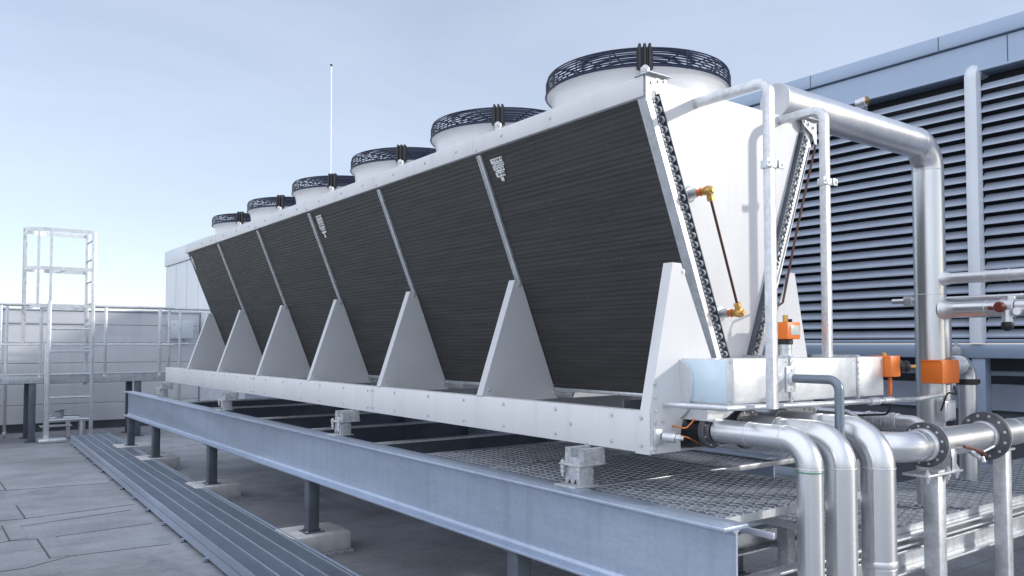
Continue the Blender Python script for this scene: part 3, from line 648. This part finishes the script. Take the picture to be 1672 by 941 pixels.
# ------------------------------------------------------------------ pipes
def circ(r, n=28): return [(r * math.cos(2 * math.pi * k / n), r * math.sin(2 * math.pi * k / n)) for k in range(n)]
def flange(mb, c, ax, r, th, n=12, rb=None, mi=0, bi=1):
    mb.lathe(c, ax, [(0, -th / 2), (r - .003, -th / 2), (r, -th / 2 + .003), (r, th / 2 - .003), (r - .003, th / 2), (0, th / 2)], 40, mi)
    a = Vector(ax).normalized(); ref = Vector((0, 0, 1)); u = (ref - a * ref.dot(a)).normalized(); w = a.cross(u); rb = rb or r * .84
    for k in range(n):
        p = Vector(c) + (u * math.cos(2 * math.pi * (k + .5) / n) + w * math.sin(2 * math.pi * (k + .5) / n)) * rb
        mb.bolt(p + a * th / 2, a, r * .042, bi); mb.bolt(p - a * th / 2, -a, r * .042, bi)
def seam(t, c, ax, r): mb = MB(); mb.ring(c, ax, r, .0022, 36, 6); mb.build('weld_ring', 'pipedull', t)
PG = 'silver pipes turning down in front of the cooler end'
def drop_pipe(x, r, yb, z, ys, label, bend, rings):
    t = thing('coolant_pipe', (x, yb, 0), label, 'pipe', PG)
    mb = MB(); mb.sweep(fillet([(x, ys, z), (x, yb, z), (x, yb, -.02)], bend, 14), circ(r, 32)); mb.build('pipe_run', 'pipe', t)
    seam(t, (x, yb + bend, z), (0, 1, 0), r); seam(t, (x, yb, z - bend), (0, 0, 1), r)
    for k in rings: seam(t, (x, yb, k), (0, 0, 1), r)
    seam(t, (x, (ys + yb + bend) / 2, z), (0, 1, 0), r)
    a = R(200 + 12 * (x > 3.1) - 24 * (x > 3.4)); d = Vector((math.cos(a), math.sin(a), 0)); tt = Vector((-d.y, d.x, 0)); c = Vector((x, yb, 0)) + d * (r - .001)
    mb = MB(); mb.prism([c - tt * .009, c + tt * .009, c + tt * .009 + d * .0026, c - tt * .009 + d * .0026], (0, 0, .0), (0, 0, z - bend - .004))
    for k in range(9): mb.cyl(c + d * .002 + Vector((0, 0, .12 + .10 * k)), d, .0035, 0, .002, 8)
    mb.build('jacket_seam', 'pipe', t); return t
p1 = drop_pipe(2.955, .053, 1.93, 1.205, 2.40, 'slimmest silver pipe, leftmost of the three turning down, with a green band', .115, (.42,))
mb = MB(); mb.ring((2.955, 1.93, 1.205 - .128), (0, 0, 1), .0535, .003, 36, 6); mb.build('green_band', 'green', p1)
mb = MB(); flange(mb, (2.955, 2.435, 1.205), (0, 1, 0), .082, .030, 8); mb.lathe((2.955, 2.405, 1.205), (0, 1, 0), [(.06, 0), (.064, .015), (.053, .015), (.053, 0)], 30, 0, True); mb.build('flange', ['flange', 'bolt'], p1)
mb = MB(); mb.lathe((2.955, 2.45, 1.205), (0, 1, 0), [(.052, 0), (.056, .02), (.050, .05), (.058, .09), (.058, .33), (0, .335)], 30); mb.build('rubber_connector', 'black', p1)
mb = MB(); mb.tube(fillet([(2.80, 2.60, 1.23), (2.83, 2.48, 1.215), (2.93, 2.475, 1.285), (2.985, 2.47, 1.268), (3.03, 2.48, 1.20)], .02, 4), .0045, 8); mb.tube(fillet([(2.81, 2.62, 1.20), (2.86, 2.49, 1.17), (2.94, 2.48, 1.135), (3.02, 2.48, 1.17)], .02, 4), .004, 8); mb.build('capillary', 'copper', p1)
p2 = drop_pipe(3.20, .0645, 1.94, 1.20, 2.42, 'middle silver pipe of the three turning down, between slim and thick ones', .13, (.40,))
mb = MB(); flange(mb, (3.20, 2.43, 1.20), (0, 1, 0), .098, .028, 8); mb.lathe((3.20, 2.44, 1.20), (0, 1, 0), [(.06, 0), (.066, .05), (.066, .33), (0, .335)], 30, 0); mb.build('flange', ['flange', 'bolt'], p2)
p3 = drop_pipe(3.50, .0745, 1.94, 1.195, 2.78, 'thickest silver pipe, rightmost of the three turning down, with a welded joint', .15, (.60, .606, .63))
mb = MB(); mb.lathe((3.50, 1.94, .60), (0, 0, 1), [(.0745, 0), (.0775, .005), (.0775, .03), (.0745, .036)], 36); mb.build('joint_band', 'pipedull', p3)
# header along the right
HZ = 1.10; HY = 2.0
hd = thing('header_pipe', (5.2, HY, 0), 'horizontal silver header pipe with two dark bolted flanges at the right', 'pipe')
mb = MB(); mb.sweep(fillet([(3.80, 2.78, HZ), (3.80, HY, HZ), (7.98, HY, HZ)], .14, 14), circ(.0745, 32)); mb.build('pipe_run', 'pipe', hd)
seam(hd, (3.945, HY, HZ), (1, 0, 0), .0745); seam(hd, (5.05, HY, HZ), (1, 0, 0), .0745)
for x, r in ((4.055, .112), (4.72, .132)):
    mb = MB(); flange(mb, (x, HY, HZ), (1, 0, 0), r, .028, 12); mb.lathe((x + .016, HY, HZ), (1, 0, 0), [(.074, 0), (r - .002, 0), (r - .002, .008), (.074, .008)], 40, 1, True); mb.lathe((x - .05, HY, HZ), (1, 0, 0), [(.075, 0), (.083, .012), (.083, .034), (.075, .036)], 36, 2)
    mb.build('flange', ['flange', 'bolt', 'pipedull'], hd)
mb = MB(); mb.cyl((4.40, HY - .07, HZ - .055), (0, -.8, -.6), .012, 0, .05, 10, 1); mb.tube([(4.25, HY - .10, HZ - .015), (4.33, HY - .105, HZ - .03), (4.43, HY - .11, HZ - .055), (4.46, HY - .11, HZ - .075)], .008, 8, 0); mb.tube([(4.43, HY - .11, HZ - .055), (4.56, HY - .11, HZ - .035)], .006, 8, 1); mb.cyl((4.44, HY - .1, HZ - .08), (0, -.3, -1), .013, 0, .03, 10, 1)
mb.build('valve_lever', ['redhandle', 'bolt'], hd)
def hpost(x, y, w, z, label, plate):
    t = thing('pipe_support', (x, y, 0), label, 'pipe support', 'square posts carrying the header pipe')
    mb = MB(); mb.box(x - w / 2, x + w / 2, y - w / 2, y + w / 2, .012, z, .006); mb.build('post', 'galv', t)
    mb = MB(); mb.box(x - .1, x + .1, y - .1, y + .1, 0, .012, .002); mb.build('base_plate', 'galv', t)
    if plate:
        mb = MB(); mb.box(x - .20, x + .16, y - .07, y + .06, z, z + .012, .002); mb.box(x + .06, x + .115, y - .06, y - .054, z + .012, z + .125, .001); mb.box(x + .06, x + .066, y - .06, y + .05, z + .012, z + .08); mb.box(x - .06, x + .11, y - .05, y + .05, z + .012, z + .022)
        for a, b in ((-.17, -.05), (.13, -.05), (.03, -.055)): mb.cyl((x + a, y + b, z - .03), (0, 0, 1), .007, 0, .065, 8, 1); mb.cyl((x + a, y + b, z + .012), (0, 0, 1), .013, 0, .012, 6, 1); mb.cyl((x + a, y + b, z - .014), (0, 0, 1), .013, 0, .012, 6, 1)
        mb.build('saddle_plate', ['galv', 'bolt'], t)
    else:
        mb = MB(); mb.box(x - .05, x + .05, y - .05, y + .05, z, z + .01); mb.build('saddle_plate', 'galv', t)
hpost(4.12, 1.99, .080, .955, 'square galvanised post with bolted saddle plate under the left header flange', True)
hpost(4.90, 1.99, .072, 1.012, 'square galvanised post under the header pipe at the right image edge', False)
# riser
RX, RY, RR = 5.38, 2.60, .096
rs = thing('riser_pipe', (RX, RY, 0), 'large silver riser pipe bending over to the cooler top', 'pipe')
mb = MB(); mb.sweep(fillet([(RX, RY, .70), (RX, RY, 2.925), (3.72, RY, 2.925)], .17, 14), circ(RR, 36)); mb.build('pipe_run', 'pipe', rs)
seam(rs, (RX, RY, 2.755), (0, 0, 1), RR); seam(rs, (RX - .17, RY, 2.925), (1, 0, 0), RR); seam(rs, (RX, RY, 1.93), (0, 0, 1), RR); seam(rs, (4.45, RY, 2.925), (1, 0, 0), RR)
mb = MB(); mb.lathe((RX + .035, RY - .02, 1.51), (0, 0, 1), [(.085, 0), (.088, .004), (.088, .326), (.085, .33), (0, .33)], 36); mb.box(RX - .045, RX - .032, RY - .075, RY - .06, 1.512, 1.835); mb.build('sleeve', 'pipe', rs)
mb = MB(); mb.lathe((RX + .035, RY - .02, 1.10), (0, 0, 1), [(0, 0), (.080, 0), (.084, .004), (.084, .24), (0, .24)], 36); mb.build('lower_sleeve', 'pipe', rs)
mb = MB(); mb.lathe((RX + .035, RY - .02, 1.075), (0, 0, 1), [(0, 0), (.092, 0), (.092, .024), (0, .024)], 36); mb.cyl((RX + .01, RY - .02, 1.36), (0, 0, 1), .094, 0, .14, 36); mb.build('black_collar', 'black', rs)
mb = MB(); mb.lathe((3.715, RY, 2.925), (-1, 0, 0), [(0, .012), (.095, .012), (.095, -.03), (.088, -.03)], 36); mb.build('end_cap', 'pipedull', rs)
# branches off the riser, running towards the camera
for x, z, r, y1, label in ((RX, 2.03, .036, 2.55, 'upper thin silver branch pipe leaving the riser to the right'), (RX, 1.825, .053, 2.55, 'thicker silver branch pipe leaving the riser, carrying a relief valve'), (5.56, 1.905, .018, 2.95, 'thinnest silver line passing behind the riser between two branch pipes')):
    t = thing('branch_pipe', (x, 1.5, z), label, 'pipe', 'branch pipes beside the riser')
    mb = MB(); mb.sweep(fillet([(x, y1, z), (x, .3, z), (x, .3, .0)], r * 2.2, 8), circ(r, 24)); mb.build('pipe_run', 'pipedull' if r < .05 else 'pipe', t)
    seam(t, (x, 2.25, z), (0, 1, 0), r); seam(t, (x, 2.12, z), (0, 1, 0), r + .001)
    if r > .03: mb = MB(); mb.lathe((x, RY - RR * .8, z), (0, -1, 0), [(r + .02, 0), (r + .008, .03), (r + .001, .06), (r, .09)], 28); mb.build('saddle_joint', 'pipedull', t)
    else:
        mb = MB(); mb.box(x - .03, x + .03, 2.80, 2.86, z - .035, z + .03, .004); mb.build('bracket', 'galv', t)
        mb = MB(); mb.cyl((x, 2.05, z + .01), (0, 0, 1), .025, 0, .03, 14); mb.build('cap', 'galv', t)
rv = thing('relief_valve', (RX - .02, 2.12, 1.8), 'small silver relief valve with dark red handle and black dome', 'valve')
vy = 2.115
mb = MB(); mb.lathe((RX - .01, vy, 1.825), (0, -1, 0), [(.054, -.05), (.060, -.045), (.060, .03), (.054, .035)], 28); mb.cyl((RX - .05, vy, 1.81), (0, 0, -1), .030, 0, .075, 18, 0, .004); mb.cyl((RX - .01, vy, 1.87), (0, 0, 1), .032, 0, .03, 18, 0, .003); mb.cyl((RX - .03, vy - .05, 1.80), (-1, -.3, 0), .025, 0, .06, 16, 0, .004); mb.build('body', 'pipedull', rv)
mb = MB(); mb.lathe((RX - .05, vy, 1.735), (0, 0, -1), [(0, 0), (.034, 0), (.036, .015), (.034, .03), (.024, .045), (.008, .052), (0, .052)], 20); mb.build('dome', 'black', rv)
mb = MB(); mb.lathe((RX - .07, vy + .02, 1.83), (-.8, .3, 0), [(0, 0), (.030, .004), (.034, .02), (.030, .036), (0, .04)], 16); mb.cyl((RX - .07, vy + .085, 1.825), (-1, 0, 0), .012, -.01, .02, 10); mb.tube([(RX - .09, vy + .03, 1.828), (RX - .085, vy + .085, 1.825)], .006, 6); mb.build('handle', 'redhandle', rv)
# small elbow right of the actuator
se = thing('elbow_pipe', (5.78, 2.55, .68), 'silver elbow pipe with black clamp right of the orange box on the riser', 'pipe')
mb = MB(); mb.sweep(fillet([(5.45, 2.56, 1.462), (5.79, 2.56, 1.462), (5.79, 2.56, .68)], .085, 12), circ(.058, 28)); mb.build('pipe_run', 'pipe', se)
mb = MB()
for k in range(6): mb.ring((5.56 + k * .022, 2.56, 1.462), (1, 0, 0), .059, .006, 30, 6)
mb.build('ribs', 'pipedull', se)
mb = MB(); mb.lathe((5.79, 2.56, 1.325), (0, 0, 1), [(.058, 0), (.069, .003), (.069, .038), (.058, .041)], 30); mb.box(5.85, 5.90, 2.52, 2.56, 1.33, 1.36, .003); mb.cyl((5.885, 2.54, 1.32), (0, 0, 1), .01, 0, .05, 8, 1); mb.build('clamp', ['black', 'brass'], se)
# sleeved pipe low behind the elbows
sp = thing('sleeved_pipe', (4.6, 3, 0), 'silver sleeved pipe low behind the thick pipe elbow', 'pipe')
mb = MB(); mb.sweep(fillet([(4.60, 5.4, .0), (4.60, 5.4, 1.147), (4.60, 2.27, 1.147), (4.60, 2.27, .70)], .08, 8), circ(.046, 24)); mb.build('pipe_run', 'pipedull', sp)
mb = MB(); mb.lathe((4.60, 2.62, 1.147), (0, -1, 0), [(.047, 0), (.052, .004), (.052, .20), (.047, .204)], 28); 
for k in range(4): mb.ring((4.60, 2.60 - .05 * k, 1.147), (0, 1, 0), .052, .003, 28, 6)
mb.build('sleeve', 'galvdull', sp)
sp = thing('straight_pipe', (4.25, 3, 0), 'silver pipe with flange collar running low behind the middle pipe elbow', 'pipe')
mb = MB(); mb.sweep(fillet([(4.20, 5.2, .0), (4.20, 5.2, 1.19), (4.20, 2.45, 1.19), (4.20, 2.45, .70)], .08, 8), circ(.05, 24)); mb.build('pipe_run', 'pipe', sp)
mb = MB(); mb.lathe((4.20, 2.70, 1.19), (0, -1, 0), [(.05, 0), (.06, .004), (.06, .03), (.05, .034)], 28); mb.build('collar', 'pipedull', sp)

# ------------------------------------------------------------------ sheet-metal box on the cooler end
bx = thing('duct_box', (3.54, 2.42, 1.33), 'long bright sheet-metal box fixed across the cooler end', 'metal box')
BF = 2.285
mb = MB(); mb.box(2.883, 3.34, BF, 2.548, 1.332, 1.535, .003); mb.build('casing', 'box', bx)
mb = MB(); mb.box(2.8795, 2.8835, BF + .004, 2.544, 1.338, 1.530, .001); mb.build('film_cover', 'film', bx)
mb = MB(); mb.box(3.352, 3.93, BF, 2.548, 1.330, 1.533, .003); mb.build('casing', 'box', bx)
mb = MB(); mb.box(3.942, 4.195, BF, 2.548, 1.328, 1.535, .003); mb.build('casing', 'box', bx)
for x in (3.346, 3.936):
    mb = MB(); mb.box(x - .006, x + .006, BF - .008, 2.55, 1.318, 1.547, .002)
    bolts(mb, [(x, BF - .008, 1.33 + .03 * k) for k in range(8)], (0, -1, 0), .005); mb.build('joint_flange', ['galvdull', 'bolt'], bx)
mb = MB(); bolts(mb, [(2.90, BF, 1.35), (2.90, BF, 1.52), (3.32, BF, 1.35), (3.32, BF, 1.52), (3.37, BF, 1.345), (3.91, BF, 1.345), (3.91, BF, 1.52), (4.18, BF, 1.35), (4.18, BF, 1.52), (3.37, BF, 1.52)], (0, -1, 0), .004, 0)
mb.build('screws', 'bolt', bx)
mb = MB(); q = [(2.883, 1.332), (3.16, 1.332), (3.02, 1.262), (2.93, 1.245), (2.885, 1.252)]; mb.prism([(x, 2.40, z) for x, z in q], (0, 0, 0), (0, .145, 0))
q = [(2.55, 1.532), (2.55, 1.252), (2.50, 1.30), (2.475, 1.38), (2.475, 1.46), (2.50, 1.51)]; mb.prism([(2.865, y, z) for y, z in q], (0, 0, 0), (.014, 0, 0))
mb.build('bottom_hopper', 'box', bx)
# slim drain tube under the box
dt = thing('drain_tube', (3.5, 2.2, 1.31), 'slim silver tube running level below the sheet-metal box', 'pipe')
mb = MB(); mb.tube([(2.76, 2.55, 1.325), (2.80, 2.23, 1.325), (4.45, 2.23, 1.298), (5.10, 2.40, 1.29)], .0125, 12); mb.build('tube', 'galv', dt)
for x, r in ((3.98, .02), (4.12, .017)): mb = MB(); mb.cyl((x, 2.23, 1.305), (1, 0, -.01), r, -.03, .06, 12); mb.build('coupling', 'galvdull', dt)
# small dark blue-grey conduit out of the box
gc = thing('grey_conduit', (3.345, 2.1, .9), 'blue-grey conduit bending down out of the sheet-metal box', 'conduit')
mb = MB(); mb.sweep(fillet([(3.345, BF - .01, 1.44), (3.345, 2.03, 1.44), (3.345, 2.03, .91)], .05, 10), circ(.021, 18)); mb.build('tube', 'greytube', gc)
mb = MB(); mb.box(3.31, 3.38, BF - .010, BF, 1.375, 1.495, .004); bolts(mb, [(3.345, BF - .010, 1.48), (3.345, BF - .010, 1.39)], (0, -1, 0), .006); mb.lathe((3.345, BF - .008, 1.44), (0, -1, 0), [(.034, 0), (.034, .010), (.026, .02), (.022, .02)], 20); mb.build('wall_plate', ['box', 'bolt'], gc)
# square tube struts
def strut(x, y, z, zb, zc, label):
    t = thing('square_strut', (x, y, zb), label, 'strut', 'square galvanised struts bent into the cooler end')
    mb = MB(); mb.sweep(fillet([(x, 2.566, z), (x, y, z), (x, y, zb)], .055, 8), rrect(.040, .040, .004), up=(1, 0, 0)); mb.build('tube', 'galv', t)
    mb = MB(); mb.box(x - .027, x + .027, y - .027, y + .027, zc - .018, zc + .018, .002)
    for s_ in (-1, 1): mb.box(x + s_ * .043 - .018, x + s_ * .043 + .018, y - .034, y - .026, zc - .018, zc + .018, .001); mb.bolt((x + s_ * .047, y - .034, zc), (0, -1, 0), .008, 1)
    mb.build('clamp', ['galv', 'bolt'], t); return t
strut(3.017, 2.15, 2.777, 1.318, 2.40, 'left square galvanised strut in front of the white cooler end')
strut(3.70, 2.306, 2.81, 1.536, 2.43, 'right square galvanised strut standing on the sheet-metal box')

# brass vent line
vl = thing('vent_line', (3.07, 2.5, 2.0), 'thin brown tube with two brass elbows on the white cooler end', 'vent line')
for x, z, dn in ((2.966, 2.325, -1), (3.185, 1.755, 1)):
    mb = MB(); mb.lathe((x, 2.566, z), (0, -1, 0), [(0, 0), (.040, 0), (.040, .004), (.034, .008), (.023, .010), (.023, .055), (0, .056)], 24); mb.build('socket', 'galv', vl)
    mb = MB(); mb.cyl((x, 2.512, z), (0, -1, 0), .018, 0, .03, 14, 0); mb.ring((x, 2.495, z), (0, 1, 0), .018, .004, 16, 6); mb.build('clamp_ring', 'copper', vl)
    mb = MB(); mb.cyl((x, 2.485, z), (0, -1, 0), .017, 0, .04, 8, 0, .002); mb.lathe((x, 2.448, z), (0, -1, 0), [(0, -.02), (.022, -.02), (.024, 0), (.020, .014), (.010, .018), (.010, .026), (0, .026)], 14)
    a = Vector((3.185 - 2.966, 0, 1.755 - 2.325)).normalized() * (1 if dn < 0 else -1); mb.cyl((x, 2.45, z), a, .015, 0, .042, 12, 0, .002); mb.cyl((x, 2.45, z), a, .018, .03, .050, 6, 0, .002)
    mb.build('brass_elbow', 'brass', vl)
mb = MB(); mb.tube([(2.98, 2.45, 2.288), (3.171, 2.45, 1.792)], .0068, 10); mb.build('tube', 'brown', vl)
# brown tube down the far coil edge
mb = MB(); mb.tube([tuple(cp(1, 2.52, .03, .012)), tuple(cp(1, 2.515, .55, .014)), tuple(cp(1, 2.50, .98, .016)), (3.42, 2.42, 1.78), (3.40, 2.41, 1.73)], .0065, 8)
tag(mb.build('sensor_tube', 'brown', None, (3.6, 2.5, 1.7)), 'thin dark brown tube following the right-hand coil edge', 'sensor tube')

# orange actuators
a1 = thing('valve_actuator', (3.47, 2.40, 1.536), 'orange actuator with pale window on a stub atop the sheet-metal box', 'actuator', 'orange valve actuators')
c = (3.475, 2.40)
mb = MB(); mb.cyl((c[0], c[1], 1.536), (0, 0, 1), .033, 0, .065, 20); mb.ring((c[0], c[1], 1.545), (0, 0, 1), .035, .005, 20, 6); mb.ring((c[0], c[1], 1.58), (0, 0, 1), .034, .003, 20, 6); mb.build('stub', 'galv', a1)
mb = MB(); mb.cyl((c[0], c[1], 1.601), (0, 0, 1), .040, 0, .026, 20, 0, .003); mb.build('collar', 'black', a1)
mb = MB(); mb.box(c[0] - .055, c[0] + .055, c[1] - .055, c[1] + .055, 1.627, 1.712, .007); mb.build('housing', 'orange', a1)
mb = MB(); mb.box(c[0] - .03, c[0] + .042, c[1] - .0575, c[1] - .0545, 1.648, 1.695, .002); mb.build('window', 'screen', a1)
mb = MB(); mb.cyl((c[0] + .02, c[1] - .02, 1.712), (0, 0, 1), .010, 0, .016, 10, 0, .002); mb.cyl((c[0] - .01, c[1] - .02, 1.712), (0, 0, 1), .010, 0, .016, 10, 0, .002); mb.cyl((c[0] - .035, c[1] - .03, 1.712), (0, 0, 1), .013, 0, .035, 8, 1, .002); mb.build('knobs', ['black', 'brass'], a1)
a2 = thing('valve_actuator', (4.25, 2.32, 1.38), 'small orange actuator with black knob on the right end of the sheet-metal box', 'actuator', 'orange valve actuators')
mb = MB(); mb.box(4.200, 4.305, 2.245, 2.375, 1.425, 1.540, .008); mb.box(4.305, 4.316, 2.265, 2.355, 1.445, 1.525, .004); mb.build('housing', 'orange', a2)
mb = MB(); mb.lathe((4.305, 2.28, 1.480), (.8, -.6, 0), [(0, 0), (.036, .012), (.040, .03), (.026, .05), (.034, .06), (.030, .075), (.012, .082), (0, .082)], 18); mb.build('knob', 'black', a2)
mb = MB(); mb.cyl((4.368, 2.233, 1.480), (.8, -.6, 0), .010, 0, .035, 10); mb.build('spindle', 'brass', a2)
mb = MB(); mb.cyl((4.25, 2.31, 1.535), (0, 0, 1), .013, 0, .022, 10, 0, .003); mb.build('plug', 'brass', a2)
mb = MB()
for k in range(8): mb.ring((4.262, 2.285, 1.415 - .012 * k), (0, 0, 1), .008, .004, 12, 6)
mb.cyl((4.262, 2.285, 1.28), (0, 0, 1), .006, 0, .15, 10); mb.build('cable_boot', 'orange', a2)
a3 = thing('valve_actuator', (5.3, 2.5, 1.35), 'large plain orange actuator box clamped around the riser', 'actuator', 'orange valve actuators')
mb = MB(); mb.box(5.19, 5.415, 2.44, 2.578, 1.352, 1.500, .006); mb.box(5.187, 5.418, 2.452, 2.578, 1.492, 1.502, .002); mb.build('housing', 'orange', a3)
mb = MB(); bolts(mb, [(5.22, 2.46, 1.502), (5.39, 2.46, 1.502)], (0, 0, 1), .007, 0); mb.cyl((5.36, 2.46, 1.352), (0, 0, -1), .008, 0, .03, 8); mb.cyl((5.40, 2.47, 1.352), (0, 0, -1), .012, 0, .015, 8); mb.build('screws', 'bolt', a3)
jb = thing('junction_box', (5.3, 2.44, 1.12), 'small pale junction box strapped to the riser foot below the orange box', 'junction box')
mb = MB(); mb.box(5.22, 5.36, 2.44, 2.50, 1.115, 1.245, .008); mb.build('body', 'box', jb)
mb = MB(); mb.box(5.235, 5.345, 2.435, 2.441, 1.13, 1.23, .002); mb.build('cover', 'white', jb)
mb = MB(); mb.cyl((5.219, 2.47, 1.18), (-1, 0, 0), .014, 0, .02, 12); mb.cyl((5.27, 2.47, 1.245), (0, 0, 1), .010, 0, .03, 10); mb.build('gland', 'bolt', jb)
mb = MB(); mb.tube(fillet([(5.36, 2.455, 1.335), (5.36, 2.43, 1.28), (5.20, 2.42, 1.30), (5.20, 2.46, 1.18)], .03, 5), .006, 8)
tag(mb.build('power_cable', 'black', None, (5.28, 2.44, 1.2)), 'short black cable looping from the large orange box to the junction box', 'cable')
mb = MB(); mb.tube(fillet([(4.262, 2.285, 1.285), (4.262, 2.285, 1.22), (4.30, 2.7, 1.18), (4.45, 3.03, 1.21)], .05, 6), .006, 8)
tag(mb.build('power_cable', 'black', None, (4.3, 2.5, 1.2)), 'thin black cable dropping from the small orange actuator with black knob', 'cable')
# rear header beam behind the box
mb = MB(); mb.box(4.05, 5.05, 3.05, 3.11, 1.13, 1.20, .003); mb.box(4.05, 5.05, 3.0, 3.05, 1.19, 1.20); mb.box(4.80, 4.86, 3.05, 3.11, .0, 1.13); mb.box(4.94, 5.0, 3.05, 3.11, .0, 1.13)
tag(mb.build('pipe_rack', 'galvdull', None, (4.5, 3.1, 0)), 'low galvanised pipe rack behind the thick pipe elbow', 'pipe rack')

# ------------------------------------------------------------------ light, sky, camera
EL, AZ = 18.5, 137.0            # azimuth clockwise from +Y
sd = Vector((math.sin(R(AZ)) * math.cos(R(EL)), math.cos(R(AZ)) * math.cos(R(EL)), math.sin(R(EL))))
sl = bpy.data.lights.new('sun', 'SUN'); sl.energy = 2.0; sl.angle = R(2.2); sl.color = (1, .96, .91)
so = bpy.data.objects.new('sun', sl); COL.objects.link(so); so.location = sd * 60; so.rotation_euler = (-sd).to_track_quat('-Z', 'Y').to_euler()
w = bpy.data.worlds.new('World'); scn.world = w; w.use_nodes = True; nt = w.node_tree
bg = nt.nodes['Background']; sk = nt.nodes.new('ShaderNodeTexSky'); sk.sky_type = 'NISHITA'; sk.sun_disc = False
sk.sun_elevation = R(EL); sk.sun_rotation = R(AZ); sk.altitude = 50; sk.air_density = 1.0; sk.dust_density = .3; sk.ozone_density = 1.2
veil = nt.nodes.new('ShaderNodeMix'); veil.data_type = 'RGBA'; wc = nt.nodes.new('ShaderNodeTexCoord'); wm = nt.nodes.new('ShaderNodeMapping'); wm.inputs['Scale'].default_value = (1.2, 2.2, 5.0); wm.inputs['Rotation'].default_value = (.2, .1, .6)
wn = nt.nodes.new('ShaderNodeTexNoise'); wn.inputs['Scale'].default_value = 1.6; wn.inputs['Detail'].default_value = 8; wn.inputs['Roughness'].default_value = .55; wn.inputs['Distortion'].default_value = .5
wr = nt.nodes.new('ShaderNodeMapRange'); wr.inputs['From Min'].default_value = .3; wr.inputs['From Max'].default_value = .72; wr.inputs['To Min'].default_value = .33; wr.inputs['To Max'].default_value = .47
nt.links.new(wc.outputs['Generated'], wm.inputs['Vector']); nt.links.new(wm.outputs['Vector'], wn.inputs['Vector']); nt.links.new(wn.outputs['Fac'], wr.inputs['Value']); nt.links.new(wr.outputs[0], veil.inputs['Factor'])      # thin high cirrus veil over the blue
veil.inputs[7].default_value = (6.7, 7.0, 8.3, 1); nt.links.new(sk.outputs['Color'], veil.inputs[6]); 
# a bright bank of cloud added overhead and west, unseen, to lift shaded faces
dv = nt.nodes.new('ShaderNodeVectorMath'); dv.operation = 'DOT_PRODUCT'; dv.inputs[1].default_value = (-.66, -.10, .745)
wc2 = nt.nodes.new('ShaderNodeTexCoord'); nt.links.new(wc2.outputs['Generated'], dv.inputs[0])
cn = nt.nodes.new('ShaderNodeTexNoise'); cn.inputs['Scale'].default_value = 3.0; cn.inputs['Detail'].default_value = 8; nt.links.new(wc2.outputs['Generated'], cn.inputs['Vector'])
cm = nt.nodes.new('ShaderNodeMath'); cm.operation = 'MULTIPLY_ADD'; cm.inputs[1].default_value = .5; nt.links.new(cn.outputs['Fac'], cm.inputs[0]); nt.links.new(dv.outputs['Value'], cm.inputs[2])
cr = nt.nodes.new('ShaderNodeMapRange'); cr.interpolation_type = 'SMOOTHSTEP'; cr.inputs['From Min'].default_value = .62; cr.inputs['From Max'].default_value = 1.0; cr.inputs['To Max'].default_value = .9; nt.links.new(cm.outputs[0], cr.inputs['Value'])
fill_bank = nt.nodes.new('ShaderNodeMix'); fill_bank.data_type = 'RGBA'; nt.links.new(cr.outputs[0], fill_bank.inputs['Factor']); nt.links.new(veil.outputs[2], fill_bank.inputs[6]); fill_bank.inputs[7].default_value = (8.8, 9.3, 10.6, 1)
nt.links.new(fill_bank.outputs[2], bg.inputs['Color']); bg.inputs['Strength'].default_value = .15
cam = bpy.data.cameras.new('camera'); co = bpy.data.objects.new('camera', cam); COL.objects.link(co)
cam.sensor_width = 36; cam.lens = 36 * 1304 / 1672; cam.shift_y = 42.5 / 1672; cam.clip_start = .05; cam.clip_end = 1000
co.location = (0, 0, 1.6); co.rotation_euler = (R(90) + math.atan(50 / 1304), 0, -math.atan(966 / 1304)); scn.camera = co
vs = scn.view_settings; vs.view_transform = 'Standard'; vs.look = 'None'; vs.exposure = .10; vs.gamma = 1; vs.use_curve_mapping = False
for o in bpy.data.objects:
    if '_o' in o: del o['_o']
    if 'category' in o and 'kind' not in o: o['kind'] = 'thing'
